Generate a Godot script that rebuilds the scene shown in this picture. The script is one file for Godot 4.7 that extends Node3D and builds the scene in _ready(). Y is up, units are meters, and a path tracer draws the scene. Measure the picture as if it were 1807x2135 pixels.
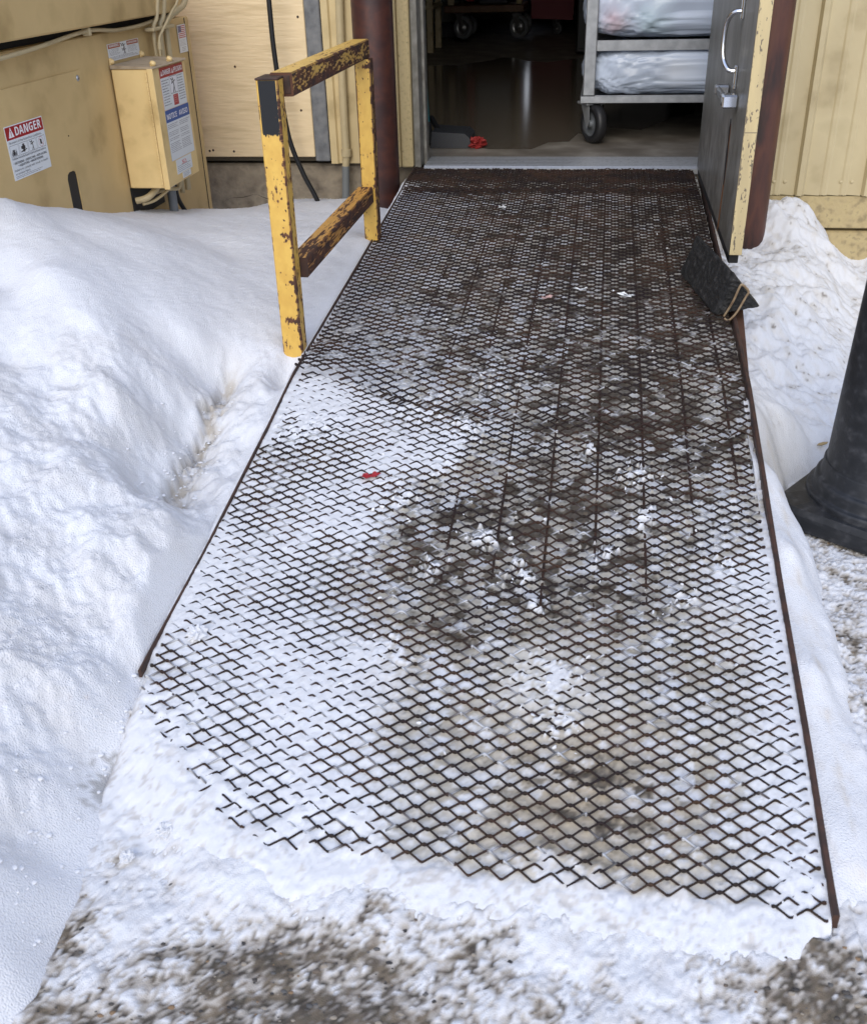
extends Node3D

const SNOW := Color(0.715, 0.722, 0.742)
const LWD := 0.0508
var rng := RandomNumberGenerator.new()
var used := {}
var M := {}

# ---------------------------------------------------------------- small helpers
func numbered(called: String) -> String:
	var n: int = used.get(called, 0)
	used[called] = n + 1
	return called if n == 0 else "%s_%03d" % [called, n]

func thing(called: String, label: String, category: String, at := Vector3.ZERO, group := "") -> Node3D:
	var o := Node3D.new()
	o.name = numbered(called)
	add_child(o)
	o.position = at
	o.set_meta("label", label)
	o.set_meta("category", category)
	if group:
		o.set_meta("group", group)
	return o

func obj(called: String, mesh: Mesh, m: Material, parent: Node = null) -> MeshInstance3D:
	var o := MeshInstance3D.new()
	o.mesh = mesh
	o.material_override = m
	if parent == null:
		o.name = numbered(called)
		add_child(o)
	else:
		o.name = called
		parent.add_child(o, true)
	return o

func tag(o: Node, label: String, category := "", kind := "") -> Node:
	o.set_meta("label", label)
	if category:
		o.set_meta("category", category)
	if kind:
		o.set_meta("kind", kind)
	return o

func fnl(s: int, f: float, oct := 3) -> FastNoiseLite:
	var n := FastNoiseLite.new()
	n.seed = s
	n.noise_type = FastNoiseLite.TYPE_SIMPLEX_SMOOTH
	n.frequency = f
	n.fractal_octaves = oct
	if oct == 1:
		n.fractal_type = FastNoiseLite.FRACTAL_NONE
	return n

func lin(r: float, g: float, b: float) -> Color:
	return Color(r, g, b).linear_to_srgb()

func ntex(s: int, f: float, cols: Array, size := 512, oct := 4, offs := []) -> NoiseTexture2D:
	var t := NoiseTexture2D.new()
	t.width = size
	t.height = size
	t.seamless = true
	t.noise = fnl(s, f, oct)
	if cols.size():
		var g := Gradient.new()
		var pc := PackedColorArray()
		var po := PackedFloat32Array()
		for i in cols.size():
			pc.append(cols[i])
			po.append(offs[i] if offs.size() else float(i) / (cols.size() - 1))
		g.colors = pc
		g.offsets = po
		t.color_ramp = g
	return t

func mat(c: Color, rough: float, metal := 0.0, tex: Texture2D = null, tscale := 1.0, bump: Texture2D = null, bscale := 0.1, spec := 0.5) -> StandardMaterial3D:
	var m := StandardMaterial3D.new()
	m.albedo_color = c
	m.roughness = rough
	m.metallic = metal
	m.metallic_specular = spec
	if tex or bump:
		m.uv1_triplanar = true
		m.uv1_world_triplanar = true
		m.uv1_scale = Vector3.ONE * tscale
	if tex:
		m.albedo_texture = tex
	if bump:
		m.heightmap_enabled = true
		m.heightmap_texture = bump
		m.heightmap_scale = bscale
	return m

func st_new(smooth := false) -> SurfaceTool:
	var st := SurfaceTool.new()
	st.begin(Mesh.PRIMITIVE_TRIANGLES)
	st.set_smooth_group(0 if smooth else -1)
	return st

# a triangle whose outside is on the side of «out»
func tri(st: SurfaceTool, a: Vector3, b: Vector3, c: Vector3, out: Vector3, ua := Vector2.ZERO, ub := Vector2.ZERO, uc := Vector2.ZERO) -> void:
	var flip := (a - c).cross(a - b).dot(out) < 0.0
	st.set_uv(ua)
	st.add_vertex(a)
	if flip:
		st.set_uv(uc)
		st.add_vertex(c)
		st.set_uv(ub)
		st.add_vertex(b)
	else:
		st.set_uv(ub)
		st.add_vertex(b)
		st.set_uv(uc)
		st.add_vertex(c)

func quad(st: SurfaceTool, a: Vector3, b: Vector3, c: Vector3, d: Vector3, out: Vector3, uv := true) -> void:
	if uv:
		tri(st, a, b, c, out, Vector2(0, 1), Vector2(1, 1), Vector2(1, 0))
		tri(st, a, c, d, out, Vector2(0, 1), Vector2(1, 0), Vector2(0, 0))
	else:
		tri(st, a, b, c, out)
		tri(st, a, c, d, out)

func done(st: SurfaceTool) -> ArrayMesh:
	st.generate_normals()
	return st.commit()

# chamfered box between two corners
func add_box(st: SurfaceTool, lo: Vector3, hi: Vector3, b := 0.002, xf := Transform3D.IDENTITY) -> void:
	var c := (lo + hi) / 2
	var h := (hi - lo) / 2
	b = minf(b, minf(h.x, minf(h.y, h.z)) * 0.9)
	var pt := func(sx: float, sy: float, sz: float, ax: int) -> Vector3:
		var p := Vector3(sx * (h.x - b), sy * (h.y - b), sz * (h.z - b))
		p[ax] += [sx, sy, sz][ax] * b
		return xf * (c + p)
	for ax in 3:
		var u := (ax + 1) % 3
		var v := (ax + 2) % 3
		for s in [-1.0, 1.0]:
			var q := []
			for k in [[-1, -1], [1, -1], [1, 1], [-1, 1]]:
				var sg := [0.0, 0.0, 0.0]
				sg[ax] = s
				sg[u] = k[0]
				sg[v] = k[1]
				q.append(pt.call(sg[0], sg[1], sg[2], ax))
			var n := Vector3.ZERO
			n[ax] = s
			quad(st, q[0], q[1], q[2], q[3], xf.basis * n)
		# edges parallel to ax
		for su in [-1.0, 1.0]:
			for sv in [-1.0, 1.0]:
				var sg := [0.0, 0.0, 0.0]
				sg[u] = su
				sg[v] = sv
				sg[ax] = -1.0
				var a: Vector3 = pt.call(sg[0], sg[1], sg[2], u)
				var d: Vector3 = pt.call(sg[0], sg[1], sg[2], v)
				sg[ax] = 1.0
				var bb: Vector3 = pt.call(sg[0], sg[1], sg[2], u)
				var cc: Vector3 = pt.call(sg[0], sg[1], sg[2], v)
				var n := Vector3.ZERO
				n[u] = su
				n[v] = sv
				quad(st, a, bb, cc, d, xf.basis * n)
	for sx in [-1.0, 1.0]:
		for sy in [-1.0, 1.0]:
			for sz in [-1.0, 1.0]:
				tri(st, pt.call(sx, sy, sz, 0), pt.call(sx, sy, sz, 1), pt.call(sx, sy, sz, 2), xf.basis * Vector3(sx, sy, sz))

func box(lo: Vector3, hi: Vector3, b := 0.002, xf := Transform3D.IDENTITY) -> ArrayMesh:
	var st := st_new()
	add_box(st, lo, hi, b, xf)
	return done(st)

# a tube round a path
func add_tube(st: SurfaceTool, path: Array, r: float, n := 10, caps := true, radii := []) -> void:
	var rings := []
	var prev := Vector3.ZERO
	for i in path.size():
		var d: Vector3 = (path[mini(i + 1, path.size() - 1)] - path[maxi(i - 1, 0)]).normalized()
		var s: Vector3
		if prev == Vector3.ZERO:
			s = d.cross(Vector3.UP if absf(d.y) < 0.9 else Vector3.RIGHT).normalized()
		else:
			s = (prev - d * prev.dot(d)).normalized()
		prev = s
		var t := d.cross(s)
		var rr: float = radii[i] if radii.size() else r
		var ring := []
		for k in n:
			var a := TAU * k / n
			ring.append(path[i] + (s * cos(a) + t * sin(a)) * rr)
		rings.append(ring)
	for i in path.size() - 1:
		for k in n:
			var k2 := (k + 1) % n
			var o: Vector3 = (rings[i][k] + rings[i][k2] + rings[i + 1][k] + rings[i + 1][k2]) / 4 - (path[i] + path[i + 1]) / 2
			quad(st, rings[i][k], rings[i][k2], rings[i + 1][k2], rings[i + 1][k], o, false)
	if caps:
		st.set_smooth_group(-1)
		for e in [0, path.size() - 1]:
			var o: Vector3 = path[0] - path[1] if e == 0 else path[e] - path[e - 1]
			for k in n:
				tri(st, path[e], rings[e][k], rings[e][(k + 1) % n], o)
		st.set_smooth_group(0)

func tube(path: Array, r: float, n := 10) -> ArrayMesh:
	var st := st_new(true)
	add_tube(st, path, r, n)
	return done(st)

func curve(pts: Array, per := 6) -> Array:
	var out := []
	for i in pts.size() - 1:
		var a: Vector3 = pts[maxi(i - 1, 0)]
		var b: Vector3 = pts[i]
		var c: Vector3 = pts[i + 1]
		var d: Vector3 = pts[mini(i + 2, pts.size() - 1)]
		for k in per:
			out.append(b.cubic_interpolate(c, a, d, float(k) / per))
	out.append(pts[-1])
	return out

# a solid of revolution about y: profile of (radius, height)
func lathe(prof: Array, n := 32, smooth := true) -> ArrayMesh:
	var st := st_new(smooth)
	for i in prof.size() - 1:
		for k in n:
			var a := TAU * k / n
			var b := TAU * (k + 1) / n
			var p: Vector2 = prof[i]
			var q: Vector2 = prof[i + 1]
			var o := Vector3(cos((a + b) / 2), 0, sin((a + b) / 2)) * (q.y - p.y) + Vector3(0, p.x - q.x, 0)
			var v := [Vector3(cos(a) * p.x, p.y, sin(a) * p.x), Vector3(cos(b) * p.x, p.y, sin(b) * p.x), Vector3(cos(b) * q.x, q.y, sin(b) * q.x), Vector3(cos(a) * q.x, q.y, sin(a) * q.x)]
			if p.x > 1e-5:
				tri(st, v[0], v[1], v[2], o)
			if q.x > 1e-5:
				tri(st, v[0], v[2], v[3], o)
	return done(st)

# an outline in the plane of u and v, extruded along w
func add_prism(st: SurfaceTool, poly: PackedVector2Array, o: Vector3, u: Vector3, v: Vector3, w: Vector3) -> void:
	var idx := Geometry2D.triangulate_polygon(poly)
	var p := func(i: int) -> Vector3: return o + u * poly[i].x + v * poly[i].y
	for i in range(0, idx.size(), 3):
		tri(st, p.call(idx[i]), p.call(idx[i + 1]), p.call(idx[i + 2]), -w)
		tri(st, p.call(idx[i]) + w, p.call(idx[i + 1]) + w, p.call(idx[i + 2]) + w, w)
	var cw := Geometry2D.is_polygon_clockwise(poly)
	for i in poly.size():
		var j := (i + 1) % poly.size()
		var e := poly[j] - poly[i]
		var n2 := Vector2(-e.y, e.x) if cw else Vector2(e.y, -e.x)
		quad(st, p.call(i), p.call(j), p.call(j) + w, p.call(i) + w, u * n2.x + v * n2.y, false)

func prism(poly: Array, o: Vector3, u: Vector3, v: Vector3, w: Vector3) -> ArrayMesh:
	var st := st_new()
	add_prism(st, PackedVector2Array(poly), o, u, v, w)
	return done(st)

# a sheet on a grid of points, with colours; normals point to the side of «out»
func sheet(pos: PackedVector3Array, nx: int, nz: int, cols := PackedColorArray(), out := Vector3.UP) -> ArrayMesh:
	var nor := PackedVector3Array()
	nor.resize(pos.size())
	var sgn := 0.0
	for j in nz:
		for i in nx:
			var dx := pos[j * nx + mini(i + 1, nx - 1)] - pos[j * nx + maxi(i - 1, 0)]
			var dz := pos[mini(j + 1, nz - 1) * nx + i] - pos[maxi(j - 1, 0) * nx + i]
			var n := dz.cross(dx).normalized()
			sgn += n.dot(out)
			nor[j * nx + i] = n
	var flip := sgn < 0.0
	if flip:
		for i in nor.size():
			nor[i] = -nor[i]
	var idx := PackedInt32Array()
	idx.resize((nx - 1) * (nz - 1) * 6)
	var k := 0
	for j in nz - 1:
		for i in nx - 1:
			var a := j * nx + i
			var b := a + 1
			var c := a + nx
			var d := c + 1
			# clockwise seen from outside
			if flip:
				idx[k] = a; idx[k + 1] = c; idx[k + 2] = b; idx[k + 3] = b; idx[k + 4] = c; idx[k + 5] = d
			else:
				idx[k] = a; idx[k + 1] = b; idx[k + 2] = c; idx[k + 3] = b; idx[k + 4] = d; idx[k + 5] = c
			k += 6
	var arr := []
	arr.resize(Mesh.ARRAY_MAX)
	arr[Mesh.ARRAY_VERTEX] = pos
	arr[Mesh.ARRAY_NORMAL] = nor
	arr[Mesh.ARRAY_INDEX] = idx
	if cols.size():
		arr[Mesh.ARRAY_COLOR] = cols
	var am := ArrayMesh.new()
	am.add_surface_from_arrays(Mesh.PRIMITIVE_TRIANGLES, arr)
	return am

# ---------------------------------------------------------------- smooth fields from a few known points
func rbf(pts: Array, x0: float, x1: float, z0: float, z1: float, step: float, soft := 0.05) -> Dictionary:
	var n := pts.size()
	var a := []
	for i in n + 1:
		var row := PackedFloat64Array()
		row.resize(n + 2)
		for j in n:
			if i < n:
				var dx: float = pts[i].x - pts[j].x
				var dz: float = pts[i].z - pts[j].z
				row[j] = -sqrt(dx * dx + dz * dz + soft * soft)
			else:
				row[j] = 1.0
		row[n] = 1.0 if i < n else 0.0
		row[n + 1] = pts[i].y if i < n else 0.0
		a.append(row)
	for c in n + 1:
		var best := c
		for r in range(c + 1, n + 1):
			if absf(a[r][c]) > absf(a[best][c]):
				best = r
		var tmp: PackedFloat64Array = a[c]
		a[c] = a[best]
		a[best] = tmp
		for r in range(c + 1, n + 1):
			var f: float = a[r][c] / a[c][c]
			if f != 0.0:
				var ra: PackedFloat64Array = a[r]
				var rc: PackedFloat64Array = a[c]
				for k in range(c, n + 2):
					ra[k] -= f * rc[k]
				a[r] = ra
	var w := PackedFloat64Array()
	w.resize(n + 1)
	for c in range(n, -1, -1):
		var s: float = a[c][n + 1]
		for k in range(c + 1, n + 1):
			s -= a[c][k] * w[k]
		w[c] = s / a[c][c]
	var nx := int(ceil((x1 - x0) / step)) + 3
	var nz := int(ceil((z1 - z0) / step)) + 3
	var g := PackedFloat32Array()
	g.resize(nx * nz)
	for j in nz:
		for i in nx:
			var x := x0 + (i - 1) * step
			var z := z0 + (j - 1) * step
			var s := w[n]
			for k in n:
				var dx: float = x - pts[k].x
				var dz: float = z - pts[k].z
				s -= w[k] * sqrt(dx * dx + dz * dz + soft * soft)
			g[j * nx + i] = s
	return {"g": g, "nx": nx, "nz": nz, "x0": x0 - step, "z0": z0 - step, "s": step}

func at(f: Dictionary, x: float, z: float) -> float:
	var s: float = f.s
	var u: float = (x - f.x0) / s
	var v: float = (z - f.z0) / s
	var nx: int = f.nx
	var i := clampi(int(round(u)), 1, nx - 2)
	var j := clampi(int(round(v)), 1, int(f.nz) - 2)
	var a := clampf(u - i, -0.5, 0.5)
	var b := clampf(v - j, -0.5, 0.5)
	var wx := [0.5 * (0.5 - a) * (0.5 - a), 0.75 - a * a, 0.5 * (0.5 + a) * (0.5 + a)]
	var g: PackedFloat32Array = f.g
	var r := 0.0
	var wz := [0.5 * (0.5 - b) * (0.5 - b), 0.75 - b * b, 0.5 * (0.5 + b) * (0.5 + b)]
	for q in 3:
		var o := (j + q - 1) * nx + i
		r += wz[q] * (wx[0] * g[o - 1] + wx[1] * g[o] + wx[2] * g[o + 1])
	return r

# ---------------------------------------------------------------- the ramp's own shape
const RZ := [-0.1, 0.0, 0.25, 0.36, 1.35, 2.07, 2.5, 2.8, 3.2, 3.5, 3.8]
const RY := [0.418, 0.415, 0.405, 0.39, 0.315, 0.262, 0.19, 0.138, 0.085, 0.03, -0.01]
func yr(z: float) -> float:
	for i in RZ.size() - 1:
		if z < RZ[i + 1]:
			return lerpf(RY[i], RY[i + 1], clampf((z - RZ[i]) / (RZ[i + 1] - RZ[i]), 0, 1))
	return RY[-1]
func xl(z: float) -> float:
	return -0.80 - 0.018 * clampf((z - 2.3) / 0.9, 0, 1)
func xr(z: float) -> float:
	return 0.425 - 0.02 * clampf((z - 1.6) / 1.8, 0, 1)

# where the lower mesh sheet ends towards the yard
func mesh_end(x: float) -> float:
	return 3.492 + 0.03 * maxf(x + 0.5, 0.0) - 0.29 * pow(maxf(-0.5 - x, 0.0) / 0.317, 1.3)

func _ready() -> void:
	rng.seed = 77
	# ---- camera
	var cam := Camera3D.new()
	cam.name = "camera"
	cam.keep_aspect = Camera3D.KEEP_HEIGHT
	var right := Vector3(0.988, -0.026, -0.150)
	var up := Vector3(-0.052, 0.868, -0.494)
	var back := Vector3(0.143, 0.496, 0.856)
	cam.transform = Transform3D(Basis(right, up, back).orthonormalized(), Vector3(0, 1.3, 4.58))
	cam.near = 0.05
	cam.far = 400.0
	add_child(cam)
	var att := CameraAttributesPhysical.new()
	att.frustum_focal_length = 23.496
	att.frustum_focus_distance = 3.1
	att.frustum_near = 0.05
	att.frustum_far = 400.0
	att.exposure_aperture = 6.3
	cam.attributes = att
	cam.fov = 54.11
	# ---- sky, sun, exposure: bright overcast
	var we := WorldEnvironment.new()
	we.name = "world_environment"
	var env := Environment.new()
	env.background_mode = Environment.BG_SKY
	var sky := Sky.new()
	var sm := ProceduralSkyMaterial.new()
	sm.sky_top_color = Color(0.75, 0.83, 1.0)
	sm.sky_horizon_color = Color(0.97, 0.98, 1.0)
	sm.sky_curve = 0.35
	sm.sky_energy_multiplier = 0.95
	sm.ground_bottom_color = Color(0.72, 0.74, 0.78)
	sm.ground_horizon_color = Color(0.80, 0.83, 0.87)
	sky.sky_material = sm
	env.sky = sky
	env.tonemap_mode = Environment.TONE_MAPPER_LINEAR
	env.tonemap_exposure = 1.42
	env.sdfgi_enabled = true
	env.ssao_enabled = true
	env.ssil_enabled = true
	we.environment = env
	add_child(we)
	var sun := DirectionalLight3D.new()
	sun.name = "sun"
	sun.light_energy = 0.5
	sun.light_color = Color(1.0, 0.965, 0.90)
	sun.light_angular_distance = 45.0
	sun.shadow_enabled = true
	sun.sky_mode = DirectionalLight3D.SKY_MODE_LIGHT_ONLY
	add_child(sun)
	sun.transform = Transform3D(Basis.looking_at(Vector3(0.1, -3.2, -5.0)), Vector3(-0.1, 3.2, 5.0))
	materials()
	ground()
	left_bank()
	right_bank()
	building()
	interior()
	ramp()
	ramp_snow()
	handrail()
	bollards()
	unit()
	electrical_box()
	cables()
	chock()
	delineator()
	cart()
	back_room()
	debris()

func materials() -> void:
	var grain := ntex(11, 0.09, [], 512, 5)
	var fine := ntex(12, 0.22, [], 512, 4)
	var blotch := ntex(13, 0.012, [Color(0.86, 0.86, 0.86), Color(1, 1, 1)], 512, 5)
	M.fine = fine
	M.grain = grain
	var s := mat(Color.WHITE, 0.88, 0.0, null, 2.4, fine, 0.32, 0.25)
	s.vertex_color_use_as_albedo = true
	M.snow = s
	var g := mat(Color.WHITE, 0.85, 0.0, null, 4.0, fine, 0.14, 0.3)
	g.vertex_color_use_as_albedo = true
	M.ground = g
	var w := mat(Color.WHITE, 0.55, 0.0, null, 6.0, fine, 0.15, 0.5)
	w.vertex_color_use_as_albedo = true
	M.slush = w
	var r := mat(Color.WHITE, 0.62, 0.25, null, 12.0, fine, 0.05, 0.4)
	r.vertex_color_use_as_albedo = true
	M.strand = r
	var rusty := ntex(21, 0.02, [lin(0.020, 0.013, 0.011), lin(0.036, 0.020, 0.015), lin(0.07, 0.032, 0.02), lin(0.032, 0.019, 0.015)], 512, 5)
	M.rust = mat(Color.WHITE, 0.7, 0.1, rusty, 1.5, grain, 0.06)
	var pipe := ntex(22, 0.009, [lin(0.035, 0.017, 0.016), lin(0.06, 0.024, 0.02), lin(0.09, 0.032, 0.022), lin(0.05, 0.022, 0.02)], 512, 5, [0.2, 0.45, 0.6, 0.8])
	M.pipe = mat(Color.WHITE, 0.42, 0.15, pipe, 1.3, grain, 0.02)
	var tan_b := ntex(23, 0.006, [Color(0.80, 0.78, 0.74), Color(0.97, 0.965, 0.96), Color(1, 1, 1), Color(0.92, 0.915, 0.90)], 512, 6)
	M.unit = mat(lin(0.60, 0.435, 0.20), 0.5, 0.0, tan_b, 0.8, grain, 0.008)
	M.boxpaint = mat(lin(0.80, 0.59, 0.27), 0.42, 0.0, tan_b, 1.1, grain, 0.006)
	M.boxtop = mat(lin(0.40, 0.32, 0.22), 0.8, 0.0, tan_b, 3.0)
	M.siding = mat(lin(0.53, 0.445, 0.265), 0.42, 0.0, tan_b, 0.7, grain, 0.006)
	M.tanpanel = mat(lin(0.62, 0.49, 0.26), 0.45, 0.0, tan_b, 0.9, grain, 0.006)
	M.conduit = mat(lin(0.50, 0.41, 0.24), 0.5, 0.0, tan_b, 2.0)
	M.greypvc = mat(lin(0.17, 0.18, 0.18), 0.5)
	M.weathered = mat(Color.WHITE, 0.75, 0.0, ntex(24, 0.02, [lin(0.10, 0.105, 0.11), lin(0.17, 0.175, 0.18), lin(0.23, 0.23, 0.225)], 512, 5), 1.6, grain, 0.08)
	M.concrete = mat(Color.WHITE, 0.9, 0.0, ntex(25, 0.015, [lin(0.13, 0.108, 0.08), lin(0.24, 0.20, 0.15), lin(0.32, 0.27, 0.20), lin(0.18, 0.15, 0.11)], 512, 6), 1.2, ntex(26, 0.04, [], 512, 6), 0.5)
	M.fndpaint = mat(Color.WHITE, 0.75, 0.0, ntex(27, 0.02, [lin(0.30, 0.24, 0.13), lin(0.45, 0.355, 0.19), lin(0.48, 0.385, 0.20), lin(0.25, 0.20, 0.12)], 512, 6, [0.15, 0.4, 0.7, 0.95]), 1.5, ntex(28, 0.03, [], 512, 6), 0.35)
	M.black = mat(lin(0.012, 0.012, 0.013), 0.55)
	M.cable = mat(lin(0.010, 0.010, 0.011), 0.45)
	M.dark = mat(lin(0.02, 0.02, 0.02), 0.9)
	M.chrome = mat(lin(0.72, 0.73, 0.75), 0.16, 1.0)
	M.zinc = mat(lin(0.45, 0.45, 0.45), 0.35, 0.9)
	M.alu = mat(Color.WHITE, 0.38, 0.7, ntex(29, 0.03, [lin(0.34, 0.34, 0.33), lin(0.55, 0.55, 0.55), lin(0.45, 0.45, 0.44)], 512, 5), 2.0, grain, 0.02)
	M.white = mat(lin(0.78, 0.79, 0.78), 0.4)
	M.ink = mat(lin(0.03, 0.03, 0.035), 0.6)
	M.red = mat(lin(0.36, 0.022, 0.03), 0.4)
	M.ltext = mat(lin(0.85, 0.85, 0.85), 0.4)
	M.orange = mat(lin(0.42, 0.09, 0.02), 0.4)
	# plywood: long horizontal grain on painted faces
	var ply := mat(lin(0.82, 0.645, 0.395), 0.55, 0.0, ntex(31, 0.012, [Color(0.90, 0.89, 0.86), Color(1, 1, 1), Color(0.96, 0.955, 0.94)], 512, 6), 1.0, ntex(32, 0.05, [], 512, 5), 0.14)
	ply.uv1_scale = Vector3(0.35, 2.6, 0.6)
	M.ply = ply
	var rub := ntex(33, 0.02, [lin(0.010, 0.011, 0.013), lin(0.018, 0.019, 0.022), lin(0.10, 0.10, 0.105)], 512, 6, [0.3, 0.58, 1.0])
	M.rubber = mat(Color.WHITE, 0.5, 0.0, rub, 2.5, grain, 0.04)
	var ck := mat(Color.WHITE, 0.68, 0.0, ntex(34, 0.03, [lin(0.006, 0.006, 0.006), lin(0.014, 0.014, 0.014), lin(0.085, 0.08, 0.075)], 512, 6, [0.3, 0.62, 0.95]), 2.0, ntex(35, 0.06, [], 512, 5), 0.5)
	M.chock = ck

# ---------------------------------------------------------------- snow and ground
func left_base() -> Array:
	return [Vector3(-1.65, 0.70, 1.92), Vector3(-1.65, 0.50, 1.235), Vector3(-1.65, 0.29, 0.3), Vector3(-1.65, 0.76, 2.5), Vector3(-1.65, 0.74, 3.2), Vector3(-1.65, 0.62, 4.0), Vector3(-1.65, 0.5, 5.0),
		Vector3(-2.4, 0.75, 2.0), Vector3(-2.4, 0.8, 3.5), Vector3(-2.4, 0.6, 5.0), Vector3(-2.4, 0.3, 0.2),
		Vector3(-1.65, 0.21, 0.0), Vector3(-1.44, 0.275, 0.0), Vector3(-1.18, 0.275, 0.0), Vector3(-0.98, 0.30, 0.02), Vector3(-0.90, 0.335, 0.45), Vector3(-0.83, 0.33, 0.75),
		Vector3(-0.83, 0.355, 0.97), Vector3(-0.82, 0.318, 1.2), Vector3(-0.82, 0.305, 1.5), Vector3(-0.83, 0.285, 1.75), Vector3(-0.83, 0.275, 1.93), Vector3(-1.2, 0.40, 1.2), Vector3(-1.1, 0.36, 0.8), Vector3(-1.4, 0.40, 0.8),
		Vector3(-1.400, 0.526, 1.574), Vector3(-1.250, 0.413, 1.372), Vector3(-1.020, 0.357, 1.599), Vector3(-1.500, 0.591, 1.835), Vector3(-1.400, 0.580, 2.180), Vector3(-1.250, 0.492, 2.256), Vector3(-1.200, 0.450, 2.084), Vector3(-1.060, 0.336, 2.063), Vector3(-0.970, 0.315, 1.919), Vector3(-1.520, 0.540, 2.225), Vector3(-1.400, 0.445, 2.483), Vector3(-1.250, 0.415, 2.547), Vector3(-1.130, 0.391, 2.479), Vector3(-1.090, 0.344, 2.298), Vector3(-1.060, 0.277, 2.162), Vector3(-1.020, 0.212, 2.088), Vector3(-1.015, 0.189, 2.354), Vector3(-0.995, 0.160, 2.609), Vector3(-0.950, 0.240, 2.098), Vector3(-0.950, 0.175, 2.359), Vector3(-0.940, 0.155, 2.533), Vector3(-0.880, 0.179, 2.334), Vector3(-0.870, 0.152, 2.593), Vector3(-0.970, 0.147, 2.617), Vector3(-1.090, 0.300, 2.553), Vector3(-1.080, 0.309, 2.430), Vector3(-1.080, 0.330, 2.740), Vector3(-1.000, 0.286, 2.763), Vector3(-1.030, 0.309, 2.808), Vector3(-1.100, 0.340, 2.874), Vector3(-1.190, 0.350, 2.901), Vector3(-0.945, 0.252, 2.828), Vector3(-0.890, 0.220, 2.816), Vector3(-0.838, 0.176, 2.798), Vector3(-0.845, 0.202, 2.909), Vector3(-0.880, 0.221, 2.944), Vector3(-0.930, 0.233, 3.057), Vector3(-1.000, 0.259, 3.105), Vector3(-1.000, 0.270, 3.276), Vector3(-0.835, 0.144, 3.084), Vector3(-0.905, 0.203, 3.315), Vector3(-0.870, 0.136, 3.228), Vector3(-0.840, 0.089, 3.165), Vector3(-0.900, 0.160, 3.506), Vector3(-0.860, 0.107, 3.446), Vector3(-0.825, 0.037, 3.368), Vector3(-0.835, 0.107, 3.646), Vector3(-0.810, 0.033, 3.578), Vector3(-0.780, 0.057, 3.767),
		Vector3(-0.83, 0.25, 2.09), Vector3(-0.83, 0.215, 2.3), Vector3(-0.825, 0.172, 2.55), Vector3(-0.825, 0.145, 2.72), Vector3(-0.79, 0.03, 3.6), Vector3(-0.76, 0.0, 3.85), Vector3(-0.72, -0.02, 4.3), Vector3(-0.75, 0.0, 4.9), Vector3(-1.2, 0.38, 3.4), Vector3(-1.2, 0.34, 4.2), Vector3(-1.1, 0.3, 5.0), Vector3(-1.4, 0.45, 3.0),
		Vector3(-0.72, -0.05, 3.4), Vector3(-0.72, -0.05, 3.7), Vector3(-0.7, 0.04, 3.0), Vector3(-0.7, 0.10, 2.7), Vector3(-0.68, 0.20, 2.2), Vector3(-0.68, 0.25, 1.6), Vector3(-0.68, 0.27, 1.0), Vector3(-0.68, 0.28, 0.4)]

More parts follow.
